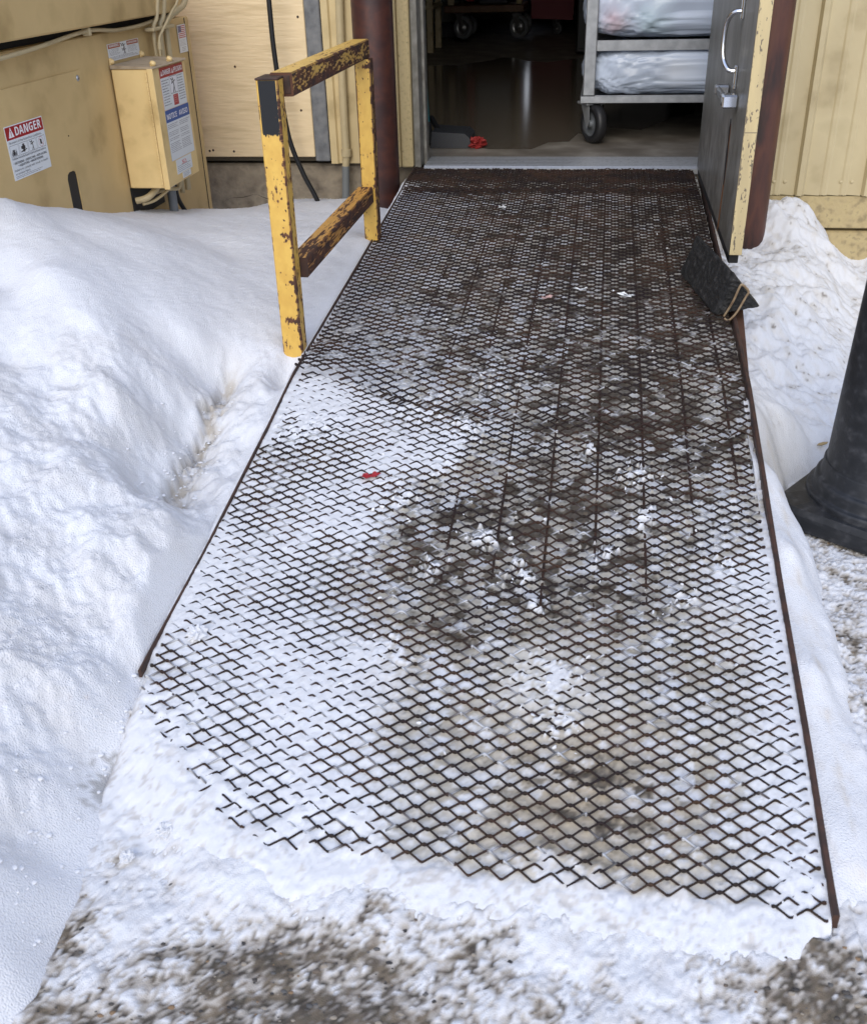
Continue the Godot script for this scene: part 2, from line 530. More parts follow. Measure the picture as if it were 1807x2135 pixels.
func left_bank() -> void:
	var f := rbf(left_base(), -2.4, -0.6, -0.1, 5.1, 0.028, 0.025)
	var big := fnl(101, 3.2, 3)
	var mid := fnl(102, 11.0, 3)
	var small := fnl(103, 45.0, 2)
	var tiny := fnl(104, 130.0, 2)
	var dirt := fnl(105, 26.0, 4)
	var rip := fnl(106, 9.0, 2)
	var nx := 236
	var nz := 640
	var pos := PackedVector3Array()
	var cols := PackedColorArray()
	pos.resize(nx * nz)
	cols.resize(nx * nz)
	for j in nz:
		var z := -0.04 + 5.1 * j / (nz - 1.0)
		for i in nx:
			var u := i / (nx - 1.0)
			var x := lerpf(-2.4, -0.62, pow(u, 0.62))
			var h := at(f, x, z)
			# the wind-packed drift is smooth, the ploughed heap in front of it is lumpy
			var edge := smoothstep(-0.79, -0.90, x)
			var rough := smoothstep(1.95, 2.6, z + (x + 1.2) * 0.9) * edge
			h += rough * (0.032 * big.get_noise_2d(x, z * 0.8) + 0.015 * mid.get_noise_2d(x, z * 0.8) + (0.0055 + 0.004 * smoothstep(2.9, 3.3, z)) * small.get_noise_2d(x, z))
			h += edge * (1.0 - rough) * (0.008 * big.get_noise_2d(x, z) + 0.0022 * rip.get_noise_2d(x * 9.0 + z * 5.0, z * 2.2))
			h += 0.0007 * tiny.get_noise_2d(x, z)
			# crumbly scoured hollow between heap and ramp
			var cx := -1.015 + 0.05 * (z - 2.1) + 0.02 * mid.get_noise_1d(z)
			var hollow := exp(-pow((x - cx - 0.012) / (0.045 if x > cx else 0.012), 2.0)) * smoothstep(1.98, 2.12, z) * smoothstep(2.72, 2.62, z)
			h -= hollow * (0.026 + 0.03 * absf(small.get_noise_2d(x * 0.6, z * 0.6)))
			# boot dent beside the ramp
			var dent := exp(-(pow((x + 0.845) / 0.03, 2.0) + pow((z - 2.02) / 0.09, 2.0)))
			h -= dent * 0.05
			if z < 3.19 and z > 0.3:
				h = minf(h, yr(z) + 0.001 + 2.2 * (xl(z) - 0.006 - x))
			if x > -0.79 and z < 3.2:
				h = minf(h, yr(z) - 0.055)
			pos[j * nx + i] = Vector3(x, h, z)
			var c := SNOW
			var d := dirt.get_noise_2d(x, z)
			c = c.lerp(Color(0.40, 0.345, 0.265), clampf(hollow * (0.55 + 1.2 * d), 0.0, 0.8))
			c = c.lerp(Color(0.50, 0.46, 0.41), clampf(rough * 0.6 * (big.get_noise_2d(x * 2.0 + 9.0, z * 2.0) + 0.15), 0.0, 0.2))
			# gritty dirt at the foot of the heap
			var foot := exp(-(pow((x + 0.80) / 0.035, 2.0) + pow((z - 3.38) / 0.075, 2.0)))
			var speck := smoothstep(0.05, 0.35, 0.8 * dirt.get_noise_2d(x * 1.8, z * 1.8) + 0.5 * small.get_noise_2d(x, z) + foot * 0.8 - 0.42)
			c = c.lerp(Color(0.26, 0.24, 0.21), clampf(speck * foot * 1.2, 0.0, 0.6))
			c = c.lerp(Color(0.45, 0.33, 0.22), 0.6 * smoothstep(0.52, 0.7, dirt.get_noise_2d(x * 0.7 + 4.0, z * 0.7)) * rough * smoothstep(3.0, 3.5, z))
			var n := 1.0 + 0.03 * tiny.get_noise_2d(x * 1.7, z * 1.7)
			cols[j * nx + i] = Color(c.r * n, c.g * n, c.b * n)
	# broken crumbs along the hollow and the foot of the heap
	var mm := MultiMesh.new()
	mm.transform_format = MultiMesh.TRANSFORM_3D
	mm.mesh = pebble(17)
	var tr := []
	while tr.size() < 420:
		var j := rng.randi() % nz
		var i := rng.randi() % nx
		var p := pos[j * nx + i]
		if p.x > -0.8 and p.z < 3.2 or p.x < -1.5 or p.z < 1.9 or p.z > 3.95:
			continue
		var near := maxf(exp(-pow((p.x + 0.985) / 0.05, 2.0)) * smoothstep(2.0, 2.1, p.z) * smoothstep(2.75, 2.6, p.z), 0.9 * exp(-pow((p.x + 0.83) / 0.05, 2.0)) * smoothstep(3.1, 3.3, p.z))
		if rng.randf() < near:
			var s := 0.0014 + 0.0045 * pow(rng.randf(), 3.0)
			tr.append(Transform3D(Basis.from_euler(Vector3(rng.randf() * 3.0, rng.randf() * TAU, rng.randf())).scaled(Vector3(s * 1.2, s * 0.5, s)), p))
	mm.instance_count = tr.size()
	for i in tr.size():
		mm.set_instance_transform(i, tr[i])
	var mi := MultiMeshInstance3D.new()
	mi.name = numbered("snow_crumbs")
	mi.multimesh = mm
	mi.material_override = mat(lin(SNOW.r, SNOW.g, SNOW.b), 0.88)
	add_child(mi)
	tag(mi, "broken snow crumbs scattered over the left snow bank and its foot", "snow crumbs", "stuff")
	var o := obj("snow_bank", sheet(pos, nx, nz, cols), M.snow)
	tag(o, "deep white snow bank piled left of the metal ramp against the tan unit", "snow bank", "stuff")

func right_bank() -> void:
	var pts := [Vector3(0.43, 0.245, 2.1), Vector3(0.48, 0.215, 2.12), Vector3(0.53, 0.10, 2.1), Vector3(0.62, 0.03, 2.1), Vector3(0.43, 0.203, 2.35), Vector3(0.475, 0.185, 2.35), Vector3(0.515, 0.07, 2.33), Vector3(0.58, 0.015, 2.4),
		Vector3(0.425, 0.15, 2.65), Vector3(0.475, 0.135, 2.65), Vector3(0.505, 0.06, 2.65), Vector3(0.55, 0.0, 2.65), Vector3(0.425, 0.10, 3.0), Vector3(0.472, 0.085, 3.0), Vector3(0.505, 0.015, 3.0), Vector3(0.55, -0.012, 3.0),
		Vector3(0.42, 0.045, 3.35), Vector3(0.47, 0.03, 3.35), Vector3(0.51, -0.005, 3.35), Vector3(0.42, 0.012, 3.6), Vector3(0.47, -0.015, 3.65), Vector3(0.42, -0.03, 3.85), Vector3(0.6, -0.04, 3.5),
		Vector3(0.46, 0.25, 1.15), Vector3(0.47, 0.27, 0.9), Vector3(0.46, 0.19, 1.6), Vector3(0.46, 0.20, 1.92), Vector3(0.55, 0.19, 1.5), Vector3(0.6, 0.10, 1.75), Vector3(0.55, 0.14, 1.95),
		Vector3(0.63, 0.15, 0.33), Vector3(0.56, 0.15, 0.30), Vector3(0.52, 0.2, 0.1), Vector3(0.70, 0.22, 0.72), Vector3(0.70, 0.30, 0.2), Vector3(0.76, 0.305, 0.14), Vector3(0.85, 0.295, 0.07), Vector3(0.93, 0.225, 0.08), Vector3(1.0, 0.13, 0.08),
		Vector3(0.65, 0.27, 1.2), Vector3(0.75, 0.13, 0.95), Vector3(0.76, 0.16, 1.25), Vector3(0.72, 0.07, 1.65), Vector3(0.66, 0.06, 1.95), Vector3(0.82, 0.19, 0.55), Vector3(0.90, 0.12, 0.8), Vector3(0.93, 0.02, 1.1),
		Vector3(0.97, 0.02, 0.75), Vector3(1.05, 0.0, 0.45), Vector3(1.1, 0.02, 0.05), Vector3(1.25, 0.0, 0.4), Vector3(1.0, -0.01, 1.5), Vector3(1.4, -0.02, 1.0), Vector3(0.85, 0.0, 1.9), Vector3(1.3, 0.05, 0.0), Vector3(1.9, 0.06, 0.0), Vector3(1.9, -0.02, 1.5), Vector3(1.9, -0.04, 3.8), Vector3(1.0, -0.04, 2.6), Vector3(0.8, -0.04, 3.8)]
	var f := rbf(pts, 0.4, 1.9, -0.05, 3.85, 0.035, 0.03)
	var big := fnl(111, 6.0, 3)
	var mid := fnl(112, 17.0, 4)
	var small := fnl(113, 60.0, 2)
	var dirt := fnl(114, 15.0, 4)
	var nx := 230
	var nz := 500
	var pos := PackedVector3Array()
	var cols := PackedColorArray()
	pos.resize(nx * nz)
	cols.resize(nx * nz)
	for j in nz:
		var z := -0.03 + 3.85 * j / (nz - 1.0)
		for i in nx:
			var x := lerpf(0.40, 1.9, pow(i / (nx - 1.0), 1.5))
			var h := at(f, x, z)
			var strip := smoothstep(2.0, 2.2, z) * smoothstep(0.54, 0.48, x)
			var r := 1.0 - 0.85 * strip
			var far := smoothstep(2.2, 1.6, z)
			# icy broken lumps: creased noise
			var cr := absf(mid.get_noise_2d(x, z))
			h += r * far * (0.032 * big.get_noise_2d(x, z) + 0.009 * (0.25 - cr) + 0.002 * small.get_noise_2d(x, z)) + r * (1.0 - far) * (0.012 * big.get_noise_2d(x, z) + 0.004 * mid.get_noise_2d(x, z))
			h += 0.0025 * strip * mid.get_noise_2d(x * 0.7, z * 0.7) + 0.001 * small.get_noise_2d(x * 2.0, z * 2.0)
			h -= 0.05 * smoothstep(0.52, 0.58, x) * smoothstep(2.0, 2.2, z) + 0.10 * exp(-pow(Vector2(x - 0.765, z - 2.235).length() / 0.31, 8.0))
			h -= 0.09 * smoothstep(3.42, 3.62, z + 0.06 * big.get_noise_2d(x, z)) * smoothstep(0.56, 0.44, x)
			if x < xr(z) + 0.012 and z < 2.1:
				h = minf(h, yr(z) - 0.10)
			pos[j * nx + i] = Vector3(x, h, z)
			var c := SNOW
			var d := dirt.get_noise_2d(x, z)
			c = c.lerp(Color(0.58, 0.53, 0.45), far * clampf(0.9 * (d + 0.02), 0.0, 0.42))
			c = c.lerp(Color(0.12, 0.09, 0.06), far * 0.7 * smoothstep(0.56, 0.72, small.get_noise_2d(x * 0.9 + 3.0, z * 0.9) * 0.55 + d * 0.9))
			c = c.lerp(Color(0.60, 0.54, 0.46), strip * 0.22 * smoothstep(0.05, 0.4, d) + strip * 0.35 * exp(-pow((x - 0.468) / 0.006, 2.0)) * (0.5 + d))
			cols[j * nx + i] = c
	var o := obj("snow_bank", sheet(pos, nx, nz, cols), M.snow)
	tag(o, "lumpy refrozen snow heap right of the ramp by the siding wall and black cone", "snow bank", "stuff")

func ground_cover(x: float, z: float, f: Dictionary, a: FastNoiseLite, b: FastNoiseLite, c: FastNoiseLite) -> float:
	return 0.02 + at(f, x, z) + 0.50 * a.get_noise_2d(x, z) + 0.55 * b.get_noise_2d(x, z) + 0.34 * c.get_noise_2d(x, z)

func ground() -> void:
	# the whole yard, out to the horizon
	var far := mat(Color.WHITE, 0.9, 0.0, ntex(41, 0.01, [lin(0.10, 0.095, 0.085), lin(0.55, 0.56, 0.58), lin(0.80, 0.82, 0.85)], 512, 6, [0.12, 0.3, 0.5]), 0.7)
	var st := st_new()
	for q in [[-150, -30, -150, 170], [2.5, 150, -150, 170], [-30, 2.5, 5.4, 170], [-30, -2.3, -30, 5.4], [1.45, 2.5, -30, 5.4]]:
		quad(st, Vector3(q[0], -0.03, q[2]), Vector3(q[1], -0.03, q[2]), Vector3(q[1], -0.03, q[3]), Vector3(q[0], -0.03, q[3]), Vector3.UP)
	var big := obj("ground", done(st), far)
	tag(big, "snowy gravel yard stretching away from the building", "", "structure")
	# near the ramp: thin trodden snow over gravel (positive = snow covers it)
	var pts := [Vector3(-0.45, -0.42, 3.70), Vector3(-0.36, -0.42, 3.74), Vector3(-0.28, -0.3, 3.72), Vector3(-0.55, -0.15, 3.78), Vector3(-0.55, 0.05, 3.66), Vector3(-0.5, 0.62, 3.58), Vector3(-0.62, 0.30, 3.72), Vector3(-0.68, 0.5, 3.60), Vector3(-0.7, 0.35, 3.5), Vector3(-0.30, -0.10, 3.64), Vector3(-0.22, 0.0, 3.62), Vector3(-0.15, 0.12, 3.66), Vector3(-0.27, 0.32, 3.585),
		Vector3(-0.10, 0.18, 3.58), Vector3(0.0, 0.42, 3.62), Vector3(0.08, 0.5, 3.66), Vector3(0.03, 0.12, 3.72), Vector3(0.18, 0.42, 3.64), Vector3(0.26, 0.22, 3.60), Vector3(0.30, 0.10, 3.565), Vector3(0.33, -0.38, 3.575), Vector3(0.36, -0.52, 3.61), Vector3(0.39, -0.5, 3.67), Vector3(0.28, 0.16, 3.70), Vector3(0.42, -0.15, 3.62), Vector3(0.43, 0.35, 3.52),
		Vector3(0.55, 0.25, 2.95), Vector3(0.58, 0.05, 2.80), Vector3(0.60, 0.0, 2.72), Vector3(0.55, 0.45, 2.62), Vector3(0.63, 0.08, 2.53), Vector3(0.70, 0.4, 2.58), Vector3(0.53, 0.40, 3.1), Vector3(0.50, 0.45, 3.3), Vector3(0.64, 0.15, 2.95), Vector3(0.7, 0.2, 1.9), Vector3(0.62, 0.25, 2.05), Vector3(0.9, 0.1, 1.5), Vector3(1.1, -0.05, 0.7), Vector3(1.05, 0.2, 0.3), Vector3(1.3, 0.1, 0.4), Vector3(1.3, 0.3, 2.5),
		Vector3(-0.5, -0.2, 3.95), Vector3(0.0, 0.05, 4.0), Vector3(0.5, -0.2, 4.0), Vector3(0.0, 0.2, 5.0), Vector3(-1.0, 0.4, 4.8), Vector3(1.2, 0.3, 4.5), Vector3(-0.7, 0.6, 3.1), Vector3(0.0, 0.5, 3.4), Vector3(-0.752, -0.25, 3.66), Vector3(-0.738, -0.25, 3.73), Vector3(-0.70, 0.5, 3.70), Vector3(-0.80, 0.5, 3.68)]
	var f := rbf(pts, -1.2, 1.5, -0.1, 5.5, 0.04, 0.02)
	var a := fnl(121, 9.0, 4)
	var b := fnl(122, 30.0, 3)
	var c3 := fnl(123, 85.0, 2)
	var tone := fnl(124, 20.0, 4)
	var speck := fnl(125, 160.0, 2)
	var hill := fnl(126, 6.0, 3)
	var zs := PackedFloat32Array()
	var z := -0.05
	while z < 5.5:
		zs.append(z)
		z += 0.0052 if z > 2.3 and z < 3.95 else 0.022
	var nx := 440
	var nz := zs.size()
	var pos := PackedVector3Array()
	var cols := PackedColorArray()
	pos.resize(nx * nz)
	cols.resize(nx * nz)
	var spots := []
	for j in nz:
		for i in nx:
			var x := lerpf(-0.95, 1.5, i / (nx - 1.0))
			var zz := zs[j]
			var cv := ground_cover(x, zz, f, a, b, c3) + 0.30 * speck.get_noise_2d(x, zz)
			var k := smoothstep(0.0, 0.22, cv)
			var t := tone.get_noise_2d(x, zz)
			var sp := speck.get_noise_2d(x, zz)
			var dark := Color(0.085, 0.072, 0.058).lerp(Color(0.20, 0.16, 0.115), clampf(0.4 + 1.1 * t, 0, 1))
			dark = dark.lerp(Color(0.30, 0.28, 0.26), smoothstep(0.25, 0.6, sp) * 0.7)
			dark = dark.lerp(Color(0.03, 0.028, 0.026), smoothstep(0.2, 0.6, -sp) * 0.7)
			var s := SNOW.lerp(Color(0.45, 0.41, 0.36), clampf(0.45 * (t + 0.25) + 0.35 * (0.6 - cv), 0.05, 0.6))
			cols[j * nx + i] = dark.lerp(Color(0.44, 0.40, 0.35), smoothstep(-0.32, 0.06, cv)).lerp(s, smoothstep(-0.02, 0.34, cv))
			var h := 0.0055 * smoothstep(-0.15, 0.55, cv) * (0.9 + 0.15 * b.get_noise_2d(x + 5.0, zz)) + 0.010 * hill.get_noise_2d(x, zz) + 0.0010 * tone.get_noise_2d(x * 1.4, zz * 1.4) + 0.0006 * sp - 0.008
			h += 0.004 * clampf(cv - 0.45, 0.0, 0.8) + 0.002 * smoothstep(0.25, 0.7, cv) * absf(tone.get_noise_2d(x * 0.6 + 7.0, zz * 0.6))
			# a low lip of trodden snow where the ramp meets the yard
			if x > -0.85 and x < 0.44 and zz > 3.15:
				h += (yr(mesh_end(x)) - 0.012) * smoothstep(0.15, 0.0, absf(zz - mesh_end(x) - 0.02))
			if i < 3 or i > nx - 4 or j < 3 or j > nz - 4:
				h = -0.06
			if zz < mesh_end(x) + 0.02 and zz > 0.0 and x > -0.82 and x < 0.4:
				h = minf(h, yr(zz) - 0.06)
			pos[j * nx + i] = Vector3(x, h, zz)
			if cv < 0.02 and cv > -0.9 and zz > 2.3 and zz < 3.95 and (x > 0.5 or zz > 3.5) and rng.randf() < 0.085:
				spots.append(pos[j * nx + i])
	var g := obj("ground", sheet(pos, nx, nz, cols), M.ground)
	tag(g, "trodden thin snow over dark gravel at the foot of the ramp", "", "structure")
	# loose gravel
	var stone := pebble(3)
	var mm := MultiMesh.new()
	mm.transform_format = MultiMesh.TRANSFORM_3D
	mm.use_colors = true
	mm.mesh = stone
	mm.instance_count = spots.size()
	for i in spots.size():
		var s := 0.0014 + 0.0042 * pow(rng.randf(), 3.0)
		var q := Basis.from_euler(Vector3(rng.randf() * 0.6, rng.randf() * TAU, rng.randf() * 0.6)).scaled(Vector3(s * 1.15, s * 0.5, s * 0.75))
		mm.set_instance_transform(i, Transform3D(q, spots[i] + Vector3(rng.randf_range(-0.004, 0.004), -s * 0.05, rng.randf_range(-0.004, 0.004))))
		var cs := [Color(0.06, 0.052, 0.045), Color(0.13, 0.10, 0.075), Color(0.22, 0.14, 0.075), Color(0.10, 0.095, 0.09), Color(0.28, 0.24, 0.19), Color(0.035, 0.032, 0.03)]
		mm.set_instance_color(i, cs[rng.randi() % cs.size()])
	var mi := MultiMeshInstance3D.new()
	mi.name = numbered("gravel")
	mi.multimesh = mm
	var sm := mat(Color.WHITE, 0.7)
	sm.vertex_color_use_as_albedo = true
	mi.material_override = sm
	add_child(mi)
	tag(mi, "loose brown and grey gravel showing through the thin snow", "gravel", "stuff")

func pebble(s: int) -> ArrayMesh:
	var sp := SphereMesh.new()
	sp.radius = 1.0
	sp.height = 2.0
	sp.radial_segments = 8
	sp.rings = 4
	var arr := sp.get_mesh_arrays()
	var v: PackedVector3Array = arr[Mesh.ARRAY_VERTEX]
	var n := fnl(s, 0.8, 2)
	for i in v.size():
		v[i] *= 1.0 + 0.45 * n.get_noise_3dv(v[i])
	arr[Mesh.ARRAY_VERTEX] = v
	var am := ArrayMesh.new()
	am.add_surface_from_arrays(Mesh.PRIMITIVE_TRIANGLES, arr)
	return am

# ---------------------------------------------------------------- the expanded-metal ramp
func expanded(x0: Callable, x1: Callable, z0: float, z1: Callable, lift: Callable, ph: float, w: float, th: float, tilt: float, rise: float, seed_: int, swd := 0.028, zs = null) -> ArrayMesh:
	var pos := PackedVector3Array()
	var nor := PackedVector3Array()
	var col := PackedColorArray()
	var idx := PackedInt32Array()
	var rn := fnl(seed_, 5.0, 4)
	var wob := fnl(seed_ + 1, 1.8, 2)
	var fr := fnl(seed_ + 2, 30.0, 3)
	var jit := fnl(seed_ + 3, 14.0, 3)
	var cs := cos(tilt)
	var sn := sin(tilt)
	var ts := [-0.055, 0.0, 0.055, 0.445, 0.5, 0.555]
	var ws := [-0.90, -1.0, -0.90, 0.90, 1.0, 0.90]
	var row := 0
	var zc := z0
	while zc < 3.7:
		var a: float = x0.call(zc)
		var b: float = x1.call(zc)
		var k0 := int(floor((a - ph) / LWD)) - 1
		var k1 := int(ceil((b - ph) / LWD)) + 1
		var first := true
		for k in range(k0, k1):
			for q in 6:
				var x: float = ph + (k + ts[q] + (0.5 if row % 2 else 0.0)) * LWD
				if x < a or x > b or zc > z1.call(x) or (zs != null and zc < zs.call(x)):
					first = true
					continue
				var wv: float = ws[q]
				var z := zc + wv * swd * 0.25
				var y: float = yr(z) - wv * rise + 0.003 * wob.get_noise_2d(x, z) + lift.call(x, z)
				var nv := rn.get_noise_2d(x, z)
				var nh := rn.get_noise_2d(x * 9.0, z * 9.0)
				var c := Color(0.022, 0.015, 0.0125).lerp(Color(0.058, 0.030, 0.0195), clampf(0.3 + 0.9 * nv + 0.7 * nh, 0, 1))
				# snow frozen onto the strand here and there
				var frost := smoothstep(0.34, 0.5, fr.get_noise_2d(x, z) * 0.8 + 0.5 * nh + 0.12 * smoothstep(-0.1, -0.6, x)) * smoothstep(1.2, 2.2, z)
				c = c.lerp(Color(0.62, 0.635, 0.66), frost * 0.85)
				var base := pos.size()
				var u := Vector3(0, sn, -cs) * (w / 2)
				var v := Vector3(0, cs, sn) * (th / 2)
				# the strand's run: keep its width square to it
				var p := Vector3(x + 0.0022 * jit.get_noise_2d(x, z), y + 0.0010 * jit.get_noise_2d(x + 7.0, z), z + 0.0030 * jit.get_noise_2d(x, z + 5.0))
				for e in [[1, 1], [1, -1], [-1, -1], [-1, 1]]:
					pos.append(p + u * e[0] + v * e[1])
					nor.append((u.normalized() * e[0] + v.normalized() * e[1]).normalized())
					col.append(c)
				if not first:
					for e in 4:
						var e2 := (e + 1) % 4
						idx.append_array(PackedInt32Array([base - 4 + e, base + e, base - 4 + e2, base - 4 + e2, base + e, base + e2]))
				first = false
		zc += swd / 2
		row += 1
	# make the winding agree with the normals
	if idx.size():
		var n := (pos[idx[0]] - pos[idx[2]]).cross(pos[idx[0]] - pos[idx[1]])
		if n.dot(nor[idx[0]] + nor[idx[1]] + nor[idx[2]]) < 0.0:
			for i in range(0, idx.size(), 3):
				var t := idx[i + 1]
				idx[i + 1] = idx[i + 2]
				idx[i + 2] = t
	var arr := []
	arr.resize(Mesh.ARRAY_MAX)
	arr[Mesh.ARRAY_VERTEX] = pos
	arr[Mesh.ARRAY_NORMAL] = nor
	arr[Mesh.ARRAY_COLOR] = col
	arr[Mesh.ARRAY_INDEX] = idx
	var am := ArrayMesh.new()
	am.add_surface_from_arrays(Mesh.PRIMITIVE_TRIANGLES, arr)
	return am

func corner_lift(x: float, z: float) -> float:
	return 0.006 + 0.030 * smoothstep(-0.50, -0.80, x) * smoothstep(1.8, 2.1, z)

func ramp() -> void:
	var t := thing("metal_ramp", "rusty brown expanded-metal ramp rising to the open doorway", "ramp")
	var xa := func(z: float) -> float: return xl(z) + 0.004
	var xb := func(z: float) -> float: return xr(z) - 0.006
	var low_end := func(x: float) -> float: return mesh_end(x)
	var top_end := func(x: float) -> float: return 2.085 + 0.16 * smoothstep(-0.80, -0.30, x) + 0.05 * (x + 0.3) * smoothstep(-0.3, -0.2, x)
	var low_start := func(x: float) -> float: return top_end.call(x) - 0.035
	var lip_end := func(_x: float) -> float: return 0.37
	var flat := func(_x: float, _z: float) -> float: return 0.0
	var lift := func(x: float, z: float) -> float: return corner_lift(x, z)
	obj("lower_mesh_sheet", expanded(xa, xb, 2.06, low_end, flat, 0.012, 0.0041, 0.0024, 0.52, 0.0021, 201, 0.028, low_start), M.strand, t)
	obj("upper_mesh_sheet", expanded(xa, xb, 0.34, top_end, lift, 0.0, 0.0046, 0.0024, 0.55, 0.0017, 203, 0.032), M.strand, t)
	var lipl := func(_x: float, _z: float) -> float: return 0.004
	obj("threshold_mesh_sheet", expanded(xa, xb, 0.02, lip_end, lipl, 0.02, 0.0050, 0.0026, 0.6, 0.0018, 205), M.strand, t)
	# bearing bars
	for k in 11:
		var x := -0.71 + 0.107 * k
		var st := st_new()
		ribbon_bar(st, func(z: float) -> float: return x, 0.30, 3.05, 0.0055, -0.0125, -0.034)
		obj("bearing_bar", done(st), M.rust, t)
	for k in 5:
		var z := 0.55 + 0.55 * k
		obj("cross_bar", box(Vector3(-0.79, yr(z) - 0.052, z - 0.02), Vector3(0.40, yr(z) - 0.036, z + 0.02), 0.002), M.rust, t)
	# edge bars
	var st := st_new()
	ribbon_bar(st, func(z: float) -> float: return xr(z) + 0.001, 1.40, 3.52, 0.010, 0.010, -0.035)
	obj("edge_bar", done(st), M.rust, t)
	var s2 := st_new()
	ribbon_bar(s2, func(z: float) -> float: return xl(z) - 0.001, 0.02, 3.165, 0.006, 0.006, -0.012)
	obj("edge_bar", done(s2), M.rust, t)
	# rusty side plate under the upper deck
	obj("side_skirt", prism([Vector2(0.05, yr(0.05) - 0.004), Vector2(0.4, yr(0.4) - 0.004), Vector2(1.425, yr(1.425) - 0.004), Vector2(1.425, 0.05), Vector2(0.05, 0.05)], Vector3(0.428, 0, 0), Vector3(0, 0, 1), Vector3(0, 1, 0), Vector3(0.008, 0, 0)), M.rust, t)
	var pl := obj("side_plate", prism([Vector2(0.4325, 1.46), Vector2(0.464, 1.46), Vector2(0.434, 2.03), Vector2(0.4325, 2.03)], Vector3(0, 0.02, 0), Vector3.RIGHT, Vector3(0, -0.142, 1.0), Vector3(0, 0.495, 0)), mat(Color.WHITE, 0.75, 0.0, ntex(44, 0.02, [lin(0.05, 0.022, 0.014), lin(0.10, 0.045, 0.025), lin(0.075, 0.03, 0.018)], 256, 5), 2.0), t)
	pl.set_meta("label", "orange-brown rusty side plate under the deck edge")

func ribbon_bar(st: SurfaceTool, xf: Callable, z0: float, z1: float, w: float, top: float, bot: float) -> void:
	var n := int((z1 - z0) / 0.05) + 1
	for i in n:
		var za := lerpf(z0, z1, float(i) / n)
		var zb := lerpf(z0, z1, float(i + 1) / n)
		var a := Vector3(xf.call(za), yr(za), za)
		var b := Vector3(xf.call(zb), yr(zb), zb)
		var h := w / 2
		var ch := minf(0.002, w * 0.3)
		var prof := [Vector2(-h, bot), Vector2(-h, top - ch), Vector2(-h + ch, top), Vector2(h - ch, top), Vector2(h, top - ch), Vector2(h, bot)]
		var nn := [Vector3.LEFT, Vector3(-1, 1, 0), Vector3.UP, Vector3(1, 1, 0), Vector3.RIGHT]
		for k in 5:
			var p: Vector2 = prof[k]
			var q: Vector2 = prof[k + 1]
			quad(st, a + Vector3(p.x, p.y, 0), a + Vector3(q.x, q.y, 0), b + Vector3(q.x, q.y, 0), b + Vector3(p.x, p.y, 0), nn[k], false)
		for e in [[i == 0, a, Vector3.FORWARD], [i == n - 1, b, Vector3.BACK]]:
			if e[0]:
				for k in range(1, 5):
					tri(st, e[1] + Vector3(prof[0].x, prof[0].y, 0), e[1] + Vector3(prof[k].x, prof[k].y, 0), e[1] + Vector3(prof[k + 1].x, prof[k + 1].y, 0), e[2])

